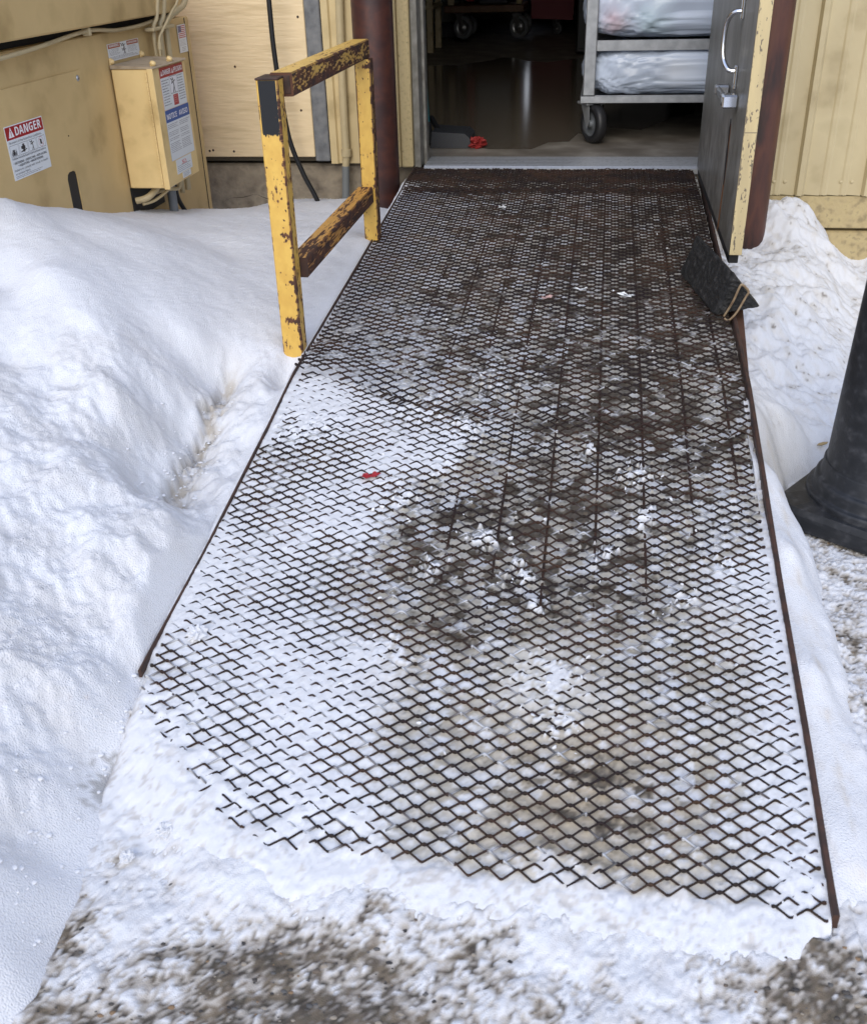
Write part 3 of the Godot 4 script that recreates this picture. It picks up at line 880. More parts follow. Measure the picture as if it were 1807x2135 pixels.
# snow and ice in and on the mesh. Columns: x, z, level above the mesh in mm, whiteness, tan
func ramp_snow() -> void:
	var k := [[-0.74, 1.86, 1, 1.0, 0], [-0.78, 2.04, -3, 1.0, 0], [-0.66, 2.07, -2, 1.0, 0], [-0.52, 2.13, -3, 0.95, 0], [-0.76, 2.16, 4.5, 1.0, 0], [-0.66, 2.19, 5, 1.0, 0.1], [-0.54, 2.24, 2, 0.95, 0.15], [-0.76, 2.27, 0, 1.0, 0], [-0.62, 2.30, -1, 1.0, 0], [-0.78, 2.42, -3, 1.0, 0], [-0.66, 2.52, -3, 1.0, 0], [-0.58, 2.43, -3, 1.0, 0], [-0.41, 2.38, 3, 0.95, 0], [-0.32, 2.43, 3, 0.9, 0], [-0.29, 2.2, -8, 0.6, 0],
		[-0.75, 2.70, -2, 1, 0], [-0.785, 2.79, 6, 1, 0], [-0.79, 2.93, 6, 1, 0], [-0.70, 2.93, 0, 1, 0], [-0.61, 2.86, -2, 1, 0], [-0.54, 2.77, -3, 0.9, 0.1], [-0.46, 2.69, 1, 0.9, 0], [-0.38, 2.74, -14, 0.5, 0], [-0.30, 2.66, -24, 0.22, 0], [-0.21, 2.50, -28, 0.22, 0.1],
		[-0.785, 3.13, -6, 0.9, 0], [-0.745, 3.06, 4, 1, 0], [-0.70, 3.19, 0, 1, 0], [-0.65, 3.13, 0, 1, 0], [-0.57, 3.09, 3, 1, 0], [-0.52, 3.17, 3.5, 1, 0.1], [-0.495, 3.26, 2.5, 1, 0.1], [-0.74, 3.27, 1, 1, 0], [-0.66, 3.26, -1, 1, 0], [-0.59, 3.29, -3, 1, 0], [-0.655, 3.39, 1, 1, 0], [-0.60, 3.36, -1, 1, 0], [-0.53, 3.37, -1, 1, 0], [-0.45, 3.42, 1, 1, 0], [-0.53, 3.44, 1, 1, 0],
		[-0.46, 3.06, -3, 0.95, 0.05], [-0.43, 3.0, -4, 0.85, 0.2], [-0.36, 2.93, -7, 0.7, 0.1], [-0.29, 3.02, -8, 0.65, 0.15], [-0.35, 3.07, 2, 0.85, 0.4], [-0.37, 3.18, 1, 0.9, 0.2], [-0.40, 3.29, 1, 0.95, 0.1], [-0.31, 3.33, 1, 0.9, 0], [-0.26, 3.24, -6, 0.75, 0.1], [-0.20, 3.10, -6, 0.8, 0.15], [-0.17, 3.32, -5, 0.8, 0.3], [-0.07, 3.06, 1, 0.8, 0.15], [-0.03, 3.15, 2, 0.85, 0.1],
		[-0.02, 3.29, -6, 0.62, 0.7], [0.05, 3.32, -6, 0.52, 0.85], [0.14, 3.39, -6, 0.68, 0.5], [0.27, 3.32, -5, 0.9, 0], [0.33, 3.42, 2, 1, 0], [0.07, 3.47, -5, 0.7, 0.5], [-0.10, 3.43, -5, 0.78, 0.3], [-0.24, 3.44, -3, 0.85, 0.1],
		[-0.11, 2.82, -16, 0.38, 0.1], [-0.03, 2.68, -30, 0.15, 0.1], [0.10, 2.69, -28, 0.30, 0.1], [0.20, 2.74, -12, 0.65, 0], [0.30, 2.86, 3, 0.9, 0], [0.14, 2.95, -7, 0.75, 0.1], [0.0, 2.94, -7, 0.7, 0.1], [0.24, 3.06, -6, 0.85, 0], [0.39, 2.8, 4, 0.9, 0.1], [0.385, 3.0, 3, 0.9, 0], [0.385, 3.3, 5, 1, 0], [0.36, 2.6, -8, 0.75, 0],
		[0.26, 2.34, -30, 0.22, 0.1], [0.22, 2.01, -36, 0.14, 0.1], [-0.07, 2.15, -26, 0.25, 0.05], [-0.19, 2.28, -14, 0.5, 0.1], [-0.40, 2.08, -12, 0.6, 0.15], [-0.58, 1.86, -8, 0.8, 0.1], [-0.67, 1.52, -6, 0.95, 0], [-0.52, 1.45, -20, 0.35, 0.1], [-0.68, 1.0, -6, 0.9, 0], [-0.72, 0.55, -5, 0.9, 0], [-0.785, 0.30, 9, 1, 0], [-0.76, 0.42, 4, 1, 0], [-0.36, 0.68, -26, 0.30, 0.1], [-0.36, 1.42, -22, 0.42, 0.1], [-0.21, 1.75, -22, 0.5, 0.1], [-0.24, 1.40, -22, 0.42, 0.1], [-0.08, 0.95, -26, 0.28, 0.05], [0.16, 1.38, -38, 0.12, 0.05], [0.27, 0.66, -38, 0.15, 0], [-0.02, 0.62, -24, 0.32, 0], [0.30, 1.72, -38, 0.12, 0.1], [0.10, 1.86, -30, 0.25, 0.1], [-0.35, 1.76, -18, 0.5, 0.1], [0.0, 0.42, -22, 0.45, 0], [-0.4, 0.42, -22, 0.45, 0],
		[-0.5, 0.2, -34, 0.06, 0], [0.0, 0.2, -34, 0.05, 0], [0.35, 0.2, -34, 0.05, 0], [-0.3, 0.03, -34, 0.05, 0], [0.2, 0.03, -34, 0.05, 0], [-0.7, 0.15, -20, 0.2, 0], [0.40, 1.2, -38, 0.1, 0], [0.40, 2.0, -34, 0.2, 0]]
	var lv := []
	var wh := []
	var ta := []
	for e in k:
		lv.append(Vector3(e[0], e[2] * 0.001, e[1]))
		wh.append(Vector3(e[0], e[3], e[1]))
		ta.append(Vector3(e[0], e[4], e[1]))
	var fl := rbf(lv, -0.85, 0.45, 0.0, 3.6, 0.035, 0.01)
	var fw := rbf(wh, -0.85, 0.45, 0.0, 3.6, 0.035, 0.01)
	var ft := rbf(ta, -0.85, 0.45, 0.0, 3.6, 0.035, 0.01)
	var big := fnl(301, 7.0, 3)
	var mid := fnl(302, 24.0, 3)
	var small := fnl(303, 75.0, 3)
	var tiny := fnl(304, 190.0, 2)
	var cell := FastNoiseLite.new()
	cell.seed = 305
	cell.noise_type = FastNoiseLite.TYPE_CELLULAR
	cell.cellular_return_type = FastNoiseLite.RETURN_CELL_VALUE
	cell.fractal_type = FastNoiseLite.FRACTAL_NONE
	cell.frequency = 30.0
	var clumps := [[-0.245, 2.02, 0.05], [-0.22, 2.09, 0.035], [-0.40, 2.58, 0.03], [-0.46, 2.53, 0.025], [0.125, 2.44, 0.035], [0.06, 2.72, 0.02], [0.15, 2.60, 0.025], [-0.08, 2.9, 0.02], [-0.04, 3.1, 0.05], [-0.02, 3.2, 0.03], [-0.70, 2.3, 0.06], [-0.16, 2.02, 0.02], [-0.42, 2.2, 0.06], [-0.32, 2.3, 0.05], [-0.34, 2.42, 0.04], [-0.12, 2.80, 0.03], [0.22, 2.86, 0.025], [0.30, 2.74, 0.02], [0.02, 2.35, 0.018], [-0.2, 2.7, 0.03], [-0.3, 2.8, 0.03], [-0.36, 3.06, 0.04]]
	var nx := 236
	var nz := 700
	var pos := PackedVector3Array()
	var cols := PackedColorArray()
	pos.resize(nx * nz)
	cols.resize(nx * nz)
	for j in nz:
		var z := 0.005 + 3.62 * pow(j / (nz - 1.0), 0.92)
		for i in nx:
			var u := i / (nx - 1.0)
			var x := lerpf(xl(z) - 0.012, xr(z) - 0.004, u)
			var l := at(fl, x, z)
			var w := at(fw, x, z)
			var tn := at(ft, x, z)
			var nb := big.get_noise_2d(x, z)
			var nm := mid.get_noise_2d(x, z)
			var ns := small.get_noise_2d(x, z)
			var nt := tiny.get_noise_2d(x, z)
			if l < -0.010:
				l = -0.010 + (l + 0.010) * 0.42
			w += 0.04 * smoothstep(2.7, 1.9, z) + 0.10 * smoothstep(2.0, 2.3, z) * smoothstep(2.9, 2.7, z) * smoothstep(0.34, 0.42, z)
			if l > 0.0:
				l *= 0.38
			l += 0.0012 * smoothstep(-0.22, -0.42, x) * smoothstep(2.3, 2.45, z)
			var loose := smoothstep(-0.010, 0.0, l)
			l += loose * (0.0014 * nb + 0.0022 * nm + 0.0017 * ns + 0.0006 * nt)
			l += (1.0 - loose) * (0.006 * nb + 0.005 * nm + 0.003 * ns)
			# crumbs and shelves of snow caught in the holes of the dark part
			var patch := smoothstep(0.20, 0.5, nm * 0.8 + ns * 0.35 + nb * 0.4 - 0.30 + 0.35 * w) * (1.0 - loose) * smoothstep(0.30, 0.42, z)
			l = lerpf(l, -0.006 + 0.004 * ns, patch * 0.75)
			w += 0.28 * patch + 0.06 * nm + 0.16 * ns + 0.06 * nb + 0.55 * cell.get_noise_2d(x, z * 1.3) * (1.0 - loose)
			# trodden clumps of snow caught on top of the strands
			for cp in clumps:
				var dq: float = Vector2(x - cp[0], z - cp[1]).length() / cp[2]
				if dq < 2.0:
					var kq := smoothstep(0.35, 0.75, 1.05 - dq * 0.8 + 1.2 * nm + 1.2 * ns)
					l = lerpf(l, 0.0024 + 0.0022 * ns + 0.001 * nt, kq)
					w = lerpf(w, 1.0, kq)
					tn *= 1.0 - kq
			tn *= smoothstep(0.06, -0.04, z - mesh_end(x))
			w -= 0.16 * smoothstep(2.6, 3.0, z) * smoothstep(-0.45, -0.2, x) * smoothstep(0.42, 0.3, x)
			w = lerpf(clampf(w, 0.0, 1.0), 0.95, smoothstep(-0.03, 0.03, z - mesh_end(x)))
			var dark := Color(0.075, 0.064, 0.050).lerp(Color(0.165, 0.130, 0.092), clampf(0.4 + ns, 0, 1))
			var grey := Color(0.54, 0.51, 0.45).lerp(Color(0.46, 0.375, 0.26), clampf(tn + 0.25 * nm, 0, 0.85))
			var white := SNOW.lerp(Color(0.60, 0.51, 0.38), clampf(0.45 * tn + 0.18 * nm - 0.05, 0, 0.4))
			var c: Color = dark.lerp(grey, smoothstep(0.05, 0.45, w)).lerp(white, smoothstep(0.55, 0.92, w))
			c = c.lerp(Color(0.10, 0.09, 0.08), 0.55 * smoothstep(0.42, 0.62, ns * 0.8 + nt * 0.4) * smoothstep(0.97, 0.75, w))
			var end_dirt := smoothstep(-0.05, 0.03, z - mesh_end(x))
			c = c.lerp(Color(0.36, 0.31, 0.25), end_dirt * 0.45 * smoothstep(0.10, 0.45, 0.8 * nm + 0.8 * ns + 0.5 * nb - 0.05))
			cols[j * nx + i] = c
			var past := z - mesh_end(x)
			l += 0.005 * smoothstep(-0.16, -0.02, past) * clampf(0.15 + 1.6 * nb + 1.1 * nm, -0.3, 1.0)
			l = minf(l, lerpf(l, 0.004, smoothstep(-0.06, 0.0, past)))
			l -= 0.05 * smoothstep(-0.01, 0.06, past + 0.02 * nm) * smoothstep(0.34, 0.41, x)
			l -= 0.034 * smoothstep(0.0, 0.16, past + 0.04 * nb + 0.03 * nm)
			l -= 0.05 * smoothstep(3.1, 3.2, z) * smoothstep(0.03, 0.0, u)
			pos[j * nx + i] = Vector3(x, yr(z) + l - 0.0005, z)
	var o := obj("ramp_snow", sheet(pos, nx, nz, cols), M.slush)
	tag(o, "trodden snow and dirty ice filling and covering the holes of the ramp mesh", "snow", "stuff")
	# loose crumbs of snow lying on the strands
	var mm := MultiMesh.new()
	mm.transform_format = MultiMesh.TRANSFORM_3D
	mm.mesh = pebble(9)
	var tr := []
	var groups := [[-0.245, 2.02, 0.06], [0.125, 2.44, 0.05], [-0.40, 2.58, 0.04], [-0.04, 3.12, 0.07], [-0.42, 2.2, 0.09], [-0.2, 2.75, 0.12], [0.2, 2.85, 0.1]]
	for c in groups:
		for i in 9:
			tr.append([c[0] + rng.randfn(0, 1) * c[2], c[1] + rng.randfn(0, 1) * c[2], 0.0015 + 0.0035 * pow(rng.randf(), 3.0)])
	for i in 220:
		var z := 0.5 + 2.9 * rng.randf()
		var x := rng.randf_range(-0.79, 0.40)
		tr.append([x, z, 0.0010 + 0.0035 * pow(rng.randf(), 4.0)])
	mm.instance_count = tr.size()
	for i in tr.size():
		var s: float = tr[i][2]
		var q := Basis.from_euler(Vector3(rng.randf() * 3.0, rng.randf() * TAU, rng.randf() * 3.0)).scaled_local(Vector3(s * 1.5, s * 0.55, s))
		mm.set_instance_transform(i, Transform3D(q, Vector3(tr[i][0], yr(tr[i][1]) + 0.003 + rng.randf_range(-0.003, 0.002), tr[i][1])))
	var mi := MultiMeshInstance3D.new()
	mi.name = numbered("snow_crumbs")
	mi.multimesh = mm
	mi.material_override = mat(lin(SNOW.r, SNOW.g, SNOW.b), 0.8)
	add_child(mi)
	tag(mi, "small loose crumbs and clumps of snow lying on the ramp mesh", "snow crumbs", "stuff")

# ---------------------------------------------------------------- the building
func sbox(called: String, lo: Vector3, hi: Vector3, m: Material, parent: Node, b := 0.002) -> MeshInstance3D:
	return obj(called, box(lo, hi, b), m, parent)

func building() -> void:
	var b := thing("warehouse_building", "tan sided warehouse wall with an open doorway at the top of the ramp", "building")
	# structural wall in pieces round the doorway
	var sheath := mat(lin(0.10, 0.085, 0.06), 0.9)
	sbox("wall", Vector3(-7, 0.44, -0.2), Vector3(-0.80, 5, -0.025), sheath, b)
	sbox("wall", Vector3(0.475, 0.31, -0.2), Vector3(7, 5, -0.025), sheath, b)
	sbox("wall", Vector3(-0.798, 2.55, -0.2), Vector3(0.473, 5, -0.025), sheath, b)
	# left of the door
	sbox("plywood_panel", Vector3(-1.855, 0.463, -0.022), Vector3(-1.252, 2.9, 0.010), M.ply, b, 0.003)
	sbox("plywood_panel", Vector3(-3.07, 0.475, -0.022), Vector3(-1.858, 2.9, 0.008), M.ply, b, 0.003)
	for s in [[-1.745, 0.489], [-1.728, 0.492], [-1.63, 0.487], [-1.40, 0.500], [-1.28, 1.03], [-1.30, 0.66], [-1.29, 0.79], [-1.58, 0.84]]:
		var nl := obj("nail_head", lathe([Vector2(0, 0.0015), Vector2(0.004, 0.0012), Vector2(0.0055, 0)], 8), M.rust, b)
		nl.transform = Transform3D(Basis(Vector3.RIGHT, PI / 2), Vector3(s[0], s[1], 0.010))
	sbox("corner_post", Vector3(-1.248, 0.447, -0.022), Vector3(-1.182, 2.9, 0.022), M.weathered, b, 0.004)
	var bolt := obj("bolt", lathe([Vector2(0, 0.006), Vector2(0.008, 0.005), Vector2(0.010, 0)], 10), M.zinc, b)
	bolt.transform = Transform3D(Basis(Vector3.RIGHT, PI / 2), Vector3(-1.215, 0.79, 0.022))
	obj("metal_panel", prism([Vector2(-1.179, -0.02), Vector2(-1.179, 0.012), Vector2(-1.150, 0.012), Vector2(-1.143, 0.002), Vector2(-0.887, 0.002), Vector2(-0.887, -0.02)], Vector3(0, 0.435, 0), Vector3.RIGHT, Vector3.BACK, Vector3(0, 2.4, 0)), M.tanpanel, b)
	for s in [[-1.155, 0.487], [-1.094, 0.489]]:
		var sc := obj("screw", lathe([Vector2(0, 0.004), Vector2(0.006, 0.003), Vector2(0.008, 0)], 8), M.zinc, b)
		sc.transform = Transform3D(Basis(Vector3.RIGHT, PI / 2), Vector3(s[0], s[1], 0.003))
	# wooden trim beside the steel jamb: two boards with a dirty seam
	var trim := paint_plain(61, lin(0.60, 0.475, 0.245), 0.09)
	obj("trim_board", box(Vector3(-0.884, 0.424, -0.02), Vector3(-0.857, 2.6, 0.040), 0.004), trim, b)
	obj("trim_board", box(Vector3(-0.8545, 0.424, -0.02), Vector3(-0.803, 2.6, 0.036), 0.005), trim, b)
	sbox("trim_board", Vector3(-0.884, 2.602, -0.02), Vector3(0.56, 2.75, 0.04), trim, b)
	var jamb := mat(Color.WHITE, 0.5, 0.2, ntex(62, 0.02, [lin(0.14, 0.13, 0.11), lin(0.30, 0.29, 0.26)], 256, 5), 3.0)
	sbox("door_jamb", Vector3(-0.801, 0.418, -0.16), Vector3(-0.772, 2.55, 0.012), jamb, b, 0.003)
	sbox("door_stop", Vector3(-0.7715, 0.418, -0.13), Vector3(-0.757, 2.55, -0.07), jamb, b, 0.002)
	sbox("door_jamb", Vector3(0.446, 0.418, -0.16), Vector3(0.474, 2.55, 0.012), jamb, b, 0.003)
	sbox("trim_board", Vector3(0.4745, 0.424, -0.02), Vector3(0.56, 2.6, 0.03), trim, b, 0.004)
	sbox("door_head", Vector3(-0.801, 2.551, -0.16), Vector3(0.474, 2.60, 0.012), jamb, b, 0.003)
	# ridged threshold plate
	var prof := [Vector2(-0.22, 0.40), Vector2(-0.22, 0.424), Vector2(-0.19, 0.430)]
	for k in 6:
		var z := -0.18 + k * 0.034
		prof += [Vector2(z, 0.430), Vector2(z + 0.005, 0.426), Vector2(z + 0.010, 0.430)]
	prof += [Vector2(0.02, 0.430), Vector2(0.032, 0.420), Vector2(0.032, 0.40)]
	obj("threshold", prism(prof, Vector3(-0.757, 0, 0), Vector3.BACK, Vector3.UP, Vector3(1.20, 0, 0)), M.alu, b)
	# foundation
	sbox("foundation", Vector3(-7, -0.3, -0.25), Vector3(-0.802, 0.424, -0.045), M.concrete, b, 0.01)
	sbox("foundation", Vector3(-0.80, -0.3, -0.25), Vector3(0.5, 0.400, -0.02), M.concrete, b, 0.01)
	obj("crack", tube(curve([Vector3(-1.74, 0.245, -0.047), Vector3(-1.69, 0.268, -0.047), Vector3(-1.63, 0.272, -0.046), Vector3(-1.57, 0.285, -0.047), Vector3(-1.52, 0.268, -0.046), Vector3(-1.45, 0.262, -0.047), Vector3(-1.35, 0.25, -0.047)], 3), 0.0022, 5), mat(lin(0.05, 0.04, 0.03), 0.9), b)
	sbox("concrete_beam", Vector3(0.502, 0.170, -0.25), Vector3(7, 0.306, 0.004), M.fndpaint, b, 0.004)
	for k in 12:
		var x := 0.504 + k * 0.40
		obj("concrete_block", box(Vector3(x, -0.3, -0.25), Vector3(x + 0.396, 0.158 - 0.004 * (k % 3), -0.012 - 0.004 * (k % 2)), 0.008), M.fndpaint, b)
	# corrugated siding right of the door
	var p := PackedVector2Array()
	var x0 := 0.5
	var top := []
	for k in 20:
		var x := 0.838 - 0.275 + k * 0.272
		top += [Vector2(x, 0.006), Vector2(x + 0.010, 0.026), Vector2(x + 0.030, 0.026), Vector2(x + 0.042, 0.006), Vector2(x + 0.105, 0.006), Vector2(x + 0.113, 0.009), Vector2(x + 0.128, 0.009), Vector2(x + 0.136, 0.006), Vector2(x + 0.185, 0.006), Vector2(x + 0.193, 0.009), Vector2(x + 0.208, 0.009), Vector2(x + 0.216, 0.006)]
	p.append(Vector2(x0 + 0.061, -0.0))
	for q in top:
		p.append(q)
	p.append(Vector2(top[-1].x + 0.05, 0.006))
	p.append(Vector2(top[-1].x + 0.05, 0.0))
	for i in range(top.size() - 1, -1, -1):
		p.append(Vector2(top[i].x, top[i].y - 0.0045))
	var sst := st_new()
	# the folded sheet itself
	for i in range(1, top.size() + 1):
		var a := p[i]
		var c := p[i + 1]
		var n := Vector3(-(c.y - a.y), 0, c.x - a.x)
		for e in [0.0, -0.004]:
			quad(sst, Vector3(a.x, 0.312, a.y + e), Vector3(c.x, 0.308, c.y + e), Vector3(c.x, 4.9, c.y + e), Vector3(a.x, 4.9, a.y + e), n * (1.0 if e == 0.0 else -1.0), false)
		quad(sst, Vector3(a.x, 0.312, a.y), Vector3(c.x, 0.308, c.y), Vector3(c.x, 0.308, c.y - 0.004), Vector3(a.x, 0.312, a.y - 0.004), Vector3.DOWN, false)
	obj("corrugated_siding", done(sst), M.siding, b)
	for k in 6:
		for e in [0.025, 0.175]:
			var sc := obj("screw", lathe([Vector2(0, 0.005), Vector2(0.006, 0.004), Vector2(0.009, 0)], 8), M.siding, b)
			sc.transform = Transform3D(Basis(Vector3.RIGHT, PI / 2), Vector3(0.80 + k * 0.272 - e * 0.3, 0.365, 0.006))
	# the door leaf, swung open over the ramp
	var d := Node3D.new()
	d.name = "door"
	b.add_child(d)
	var ang := 0.004
	d.transform = Transform3D(Basis(Vector3.UP, -ang), Vector3(0.420, 0.432, 0.03))
	var L := 1.385
	var face := st_new()
	var w0 := Vector3(0, 0, 0)
	quad(face, Vector3(0, 0, 0), Vector3(0, 0, L - 0.002), Vector3(0, 2.1, L - 0.002), Vector3(0, 2.1, 0), Vector3.LEFT)
	var fm := StandardMaterial3D.new()
	fm.albedo_texture = door_tex()
	fm.roughness = 0.42
	fm.metallic = 0.1
	fm.metallic_specular = 0.4
	var leaf := MeshInstance3D.new()
	leaf.mesh = done(face)
	leaf.material_override = fm
	leaf.name = "door_face"
	d.add_child(leaf)
	var rest := box(Vector3(0.0012, 0, 0), Vector3(0.037, 2.1, L - 0.004), 0.001)
	obj("door_core", rest, mat(lin(0.48, 0.38, 0.20), 0.5), d)
	var edge := obj("door_edge", box(Vector3(0.0005, 0.002, L - 0.0035), Vector3(0.0375, 2.098, L + 0.001), 0.0008), paint_edge(63), d)
	edge.set_meta("label", "chipped cream-painted free edge of the door")
	obj("kick_sweep", box(Vector3(0.003, -0.032, 0.03), Vector3(0.033, -0.0005, L - 0.03), 0.002), M.black, d)
	# torn, rusted gash low on the face
	var gash := [[0.345, 0.004, 0.012], [0.31, -0.010, 0.020], [0.27, -0.006, 0.012], [0.24, -0.016, 0.026], [0.20, -0.014, 0.022], [0.165, -0.004, 0.020], [0.14, -0.004, 0.012]]
	var streak := [[0.33, 0.002, 0.026], [0.28, 0.010, 0.030], [0.20, 0.004, 0.026], [0.12, -0.014, 0.014], [0.06, -0.022, 0.006], [0.0, -0.030, -0.004], [-0.02, -0.030, -0.026]]
	for e in [[streak, mat(lin(0.20, 0.085, 0.03), 0.85), "rust_streak", 0.0006], [gash, M.black, "torn_gash", 0.0012]]:
		var l := []
		var rr := []
		for q in e[0]:
			l.append(Vector2(1.03 + q[1], q[0]))
			rr.push_front(Vector2(1.03 + q[2] + 0.004, q[0]))
		obj(e[2], prism(l + rr, Vector3(-e[3], 0, 0), Vector3.BACK, Vector3.UP, Vector3(-0.0004, 0, 0)), e[1], d)
	# pull handle: bent rod on two plates
	var hz := 1.07
	var path := curve([Vector3(-0.008, 0.655, hz), Vector3(-0.030, 0.651, hz - 0.005), Vector3(-0.044, 0.625, hz - 0.03), Vector3(-0.048, 0.575, hz - 0.04), Vector3(-0.045, 0.525, hz - 0.03), Vector3(-0.030, 0.493, hz - 0.005), Vector3(-0.008, 0.489, hz)], 6)
	obj("pull_handle", tube(path, 0.0075, 10), M.chrome, d)
	for y in [0.668, 0.470]:
		obj("handle_plate", box(Vector3(-0.010, y - 0.035, hz - 0.012), Vector3(-0.0005, y + 0.035, hz + 0.012), 0.003), M.chrome, d)
	obj("latch", box(Vector3(-0.045, 0.401, hz - 0.15), Vector3(-0.030, 0.427, hz + 0.09), 0.005), M.zinc, d)
	obj("latch", box(Vector3(-0.048, 0.393, hz + 0.055), Vector3(-0.0005, 0.432, hz + 0.105), 0.005), M.chrome, d)
	obj("latch", box(Vector3(-0.048, 0.399, hz - 0.20), Vector3(-0.0005, 0.429, hz - 0.15), 0.006), M.zinc, d)

func put(img: Image, x: int, y: int, c: Color) -> void:
	if x >= 0 and y >= 0 and x < img.get_width() and y < img.get_height():
		img.set_pixel(x, y, c)

func door_tex() -> ImageTexture:
	var w := 320
	var h := 512
	var img := Image.create(w, h, false, Image.FORMAT_RGB8)
	var n := fnl(64, 0.012, 5)
	var v := fnl(65, 0.2, 2)
	var f := fnl(66, 0.05, 4)
	for y in h:
		for x in w:
			var k := n.get_noise_2d(x, y * 0.5)
			var s := v.get_noise_2d(x * 1.0, y * 0.04)
			var c := Color(0.19, 0.178, 0.148).lerp(Color(0.33, 0.31, 0.275), clampf(0.45 + 0.9 * k + 0.35 * s, 0, 1))
			# grime low down
			c = c.lerp(Color(0.07, 0.06, 0.045), clampf((y / float(h) - 0.80) * 2.0 + f.get_noise_2d(x, y) * 0.5, 0, 0.6))
			img.set_pixel(x, y, c.linear_to_srgb())
	return ImageTexture.create_from_image(img)

# cream paint with dark chips, for trim
func paint_plain(s: int, c: Color, amount: float) -> StandardMaterial3D:
	var dark := lin(0.10, 0.075, 0.045)
	var t := ntex(s, 0.035, [dark.lightened(0.05), dark, c.darkened(0.10), c, c.lightened(0.02)], 512, 6, [0.0, amount, amount + 0.03, 0.45, 1.0])
	return mat(Color.WHITE, 0.5, 0.0, t, 2.6, M.grain, 0.03)

func paint_edge(s: int) -> StandardMaterial3D:
	var w := 48
	var h := 1024
	var img := Image.create(w, h, false, Image.FORMAT_RGB8)
	var n := fnl(s, 0.05, 4)
	var m := fnl(s + 1, 0.16, 3)
	for y in h:
		for x in w:
			var e := minf(x, w - 1 - x) / (w * 0.5)
			var q := n.get_noise_2d(x * 0.9, y * 0.5) + 0.7 * m.get_noise_2d(x * 0.6, y * 0.8)
			var c := Color(0.60, 0.48, 0.255).lerp(Color(0.50, 0.40, 0.22), clampf(0.5 + n.get_noise_2d(x * 0.3 + 99, y * 0.1), 0, 1))
			if q > 0.58 - 0.40 * pow(1.0 - e, 8.0) or (y > h * 0.80 and q > 0.46) or absi(y - 560) < 2 or absi(y - 850) < 1:
				c = Color(0.16, 0.13, 0.09)
			img.set_pixel(x, y, c.linear_to_srgb())
	var t := StandardMaterial3D.new()
	t.albedo_texture = ImageTexture.create_from_image(img)
	t.roughness = 0.5
	return t

# ---------------------------------------------------------------- yellow handrail
# a square tube along «axis»; v runs round it: «front», «side», back, other side
func square_tube(p0: Vector3, p1: Vector3, front: Vector3, side: Vector3, df: float, ds: float) -> ArrayMesh:
	var st := st_new()
	var c := 0.0035
	var prof := []
	var f := df / 2
	var s := ds / 2
	var pts := [[f, -s + c, 0.0], [f, s - c, 0.25], [f - c, s, 0.25], [-f + c, s, 0.5], [-f, s - c, 0.5], [-f, -s + c, 0.75], [-f + c, -s, 0.75], [f - c, -s, 1.0], [f, -s + c, 1.0]]
	for i in pts.size() - 1:
		var a: Array = pts[i]
		var b: Array = pts[i + 1]
		var A: Vector3 = front * a[0] + side * a[1]
		var B: Vector3 = front * b[0] + side * b[1]
		var va: float = a[2]
		var vb: float = b[2]
		tri(st, p0 + A, p1 + A, p1 + B, A + B, Vector2(0, va), Vector2(1, va), Vector2(1, vb))
		tri(st, p0 + A, p1 + B, p0 + B, A + B, Vector2(0, va), Vector2(1, vb), Vector2(0, vb))
	for e in [[p0, p0 - p1], [p1, p1 - p0]]:
		for i in range(1, 7):
			var A: Vector3 = e[0] + front * pts[0][0] + side * pts[0][1]
			var B: Vector3 = e[0] + front * pts[i][0] + side * pts[i][1]
			var C: Vector3 = e[0] + front * pts[i + 1][0] + side * pts[i + 1][1]
			tri(st, A, B, C, e[1], Vector2(0.001, 0.49), Vector2(0.01, 0.49), Vector2(0.01, 0.48))
	return done(st)

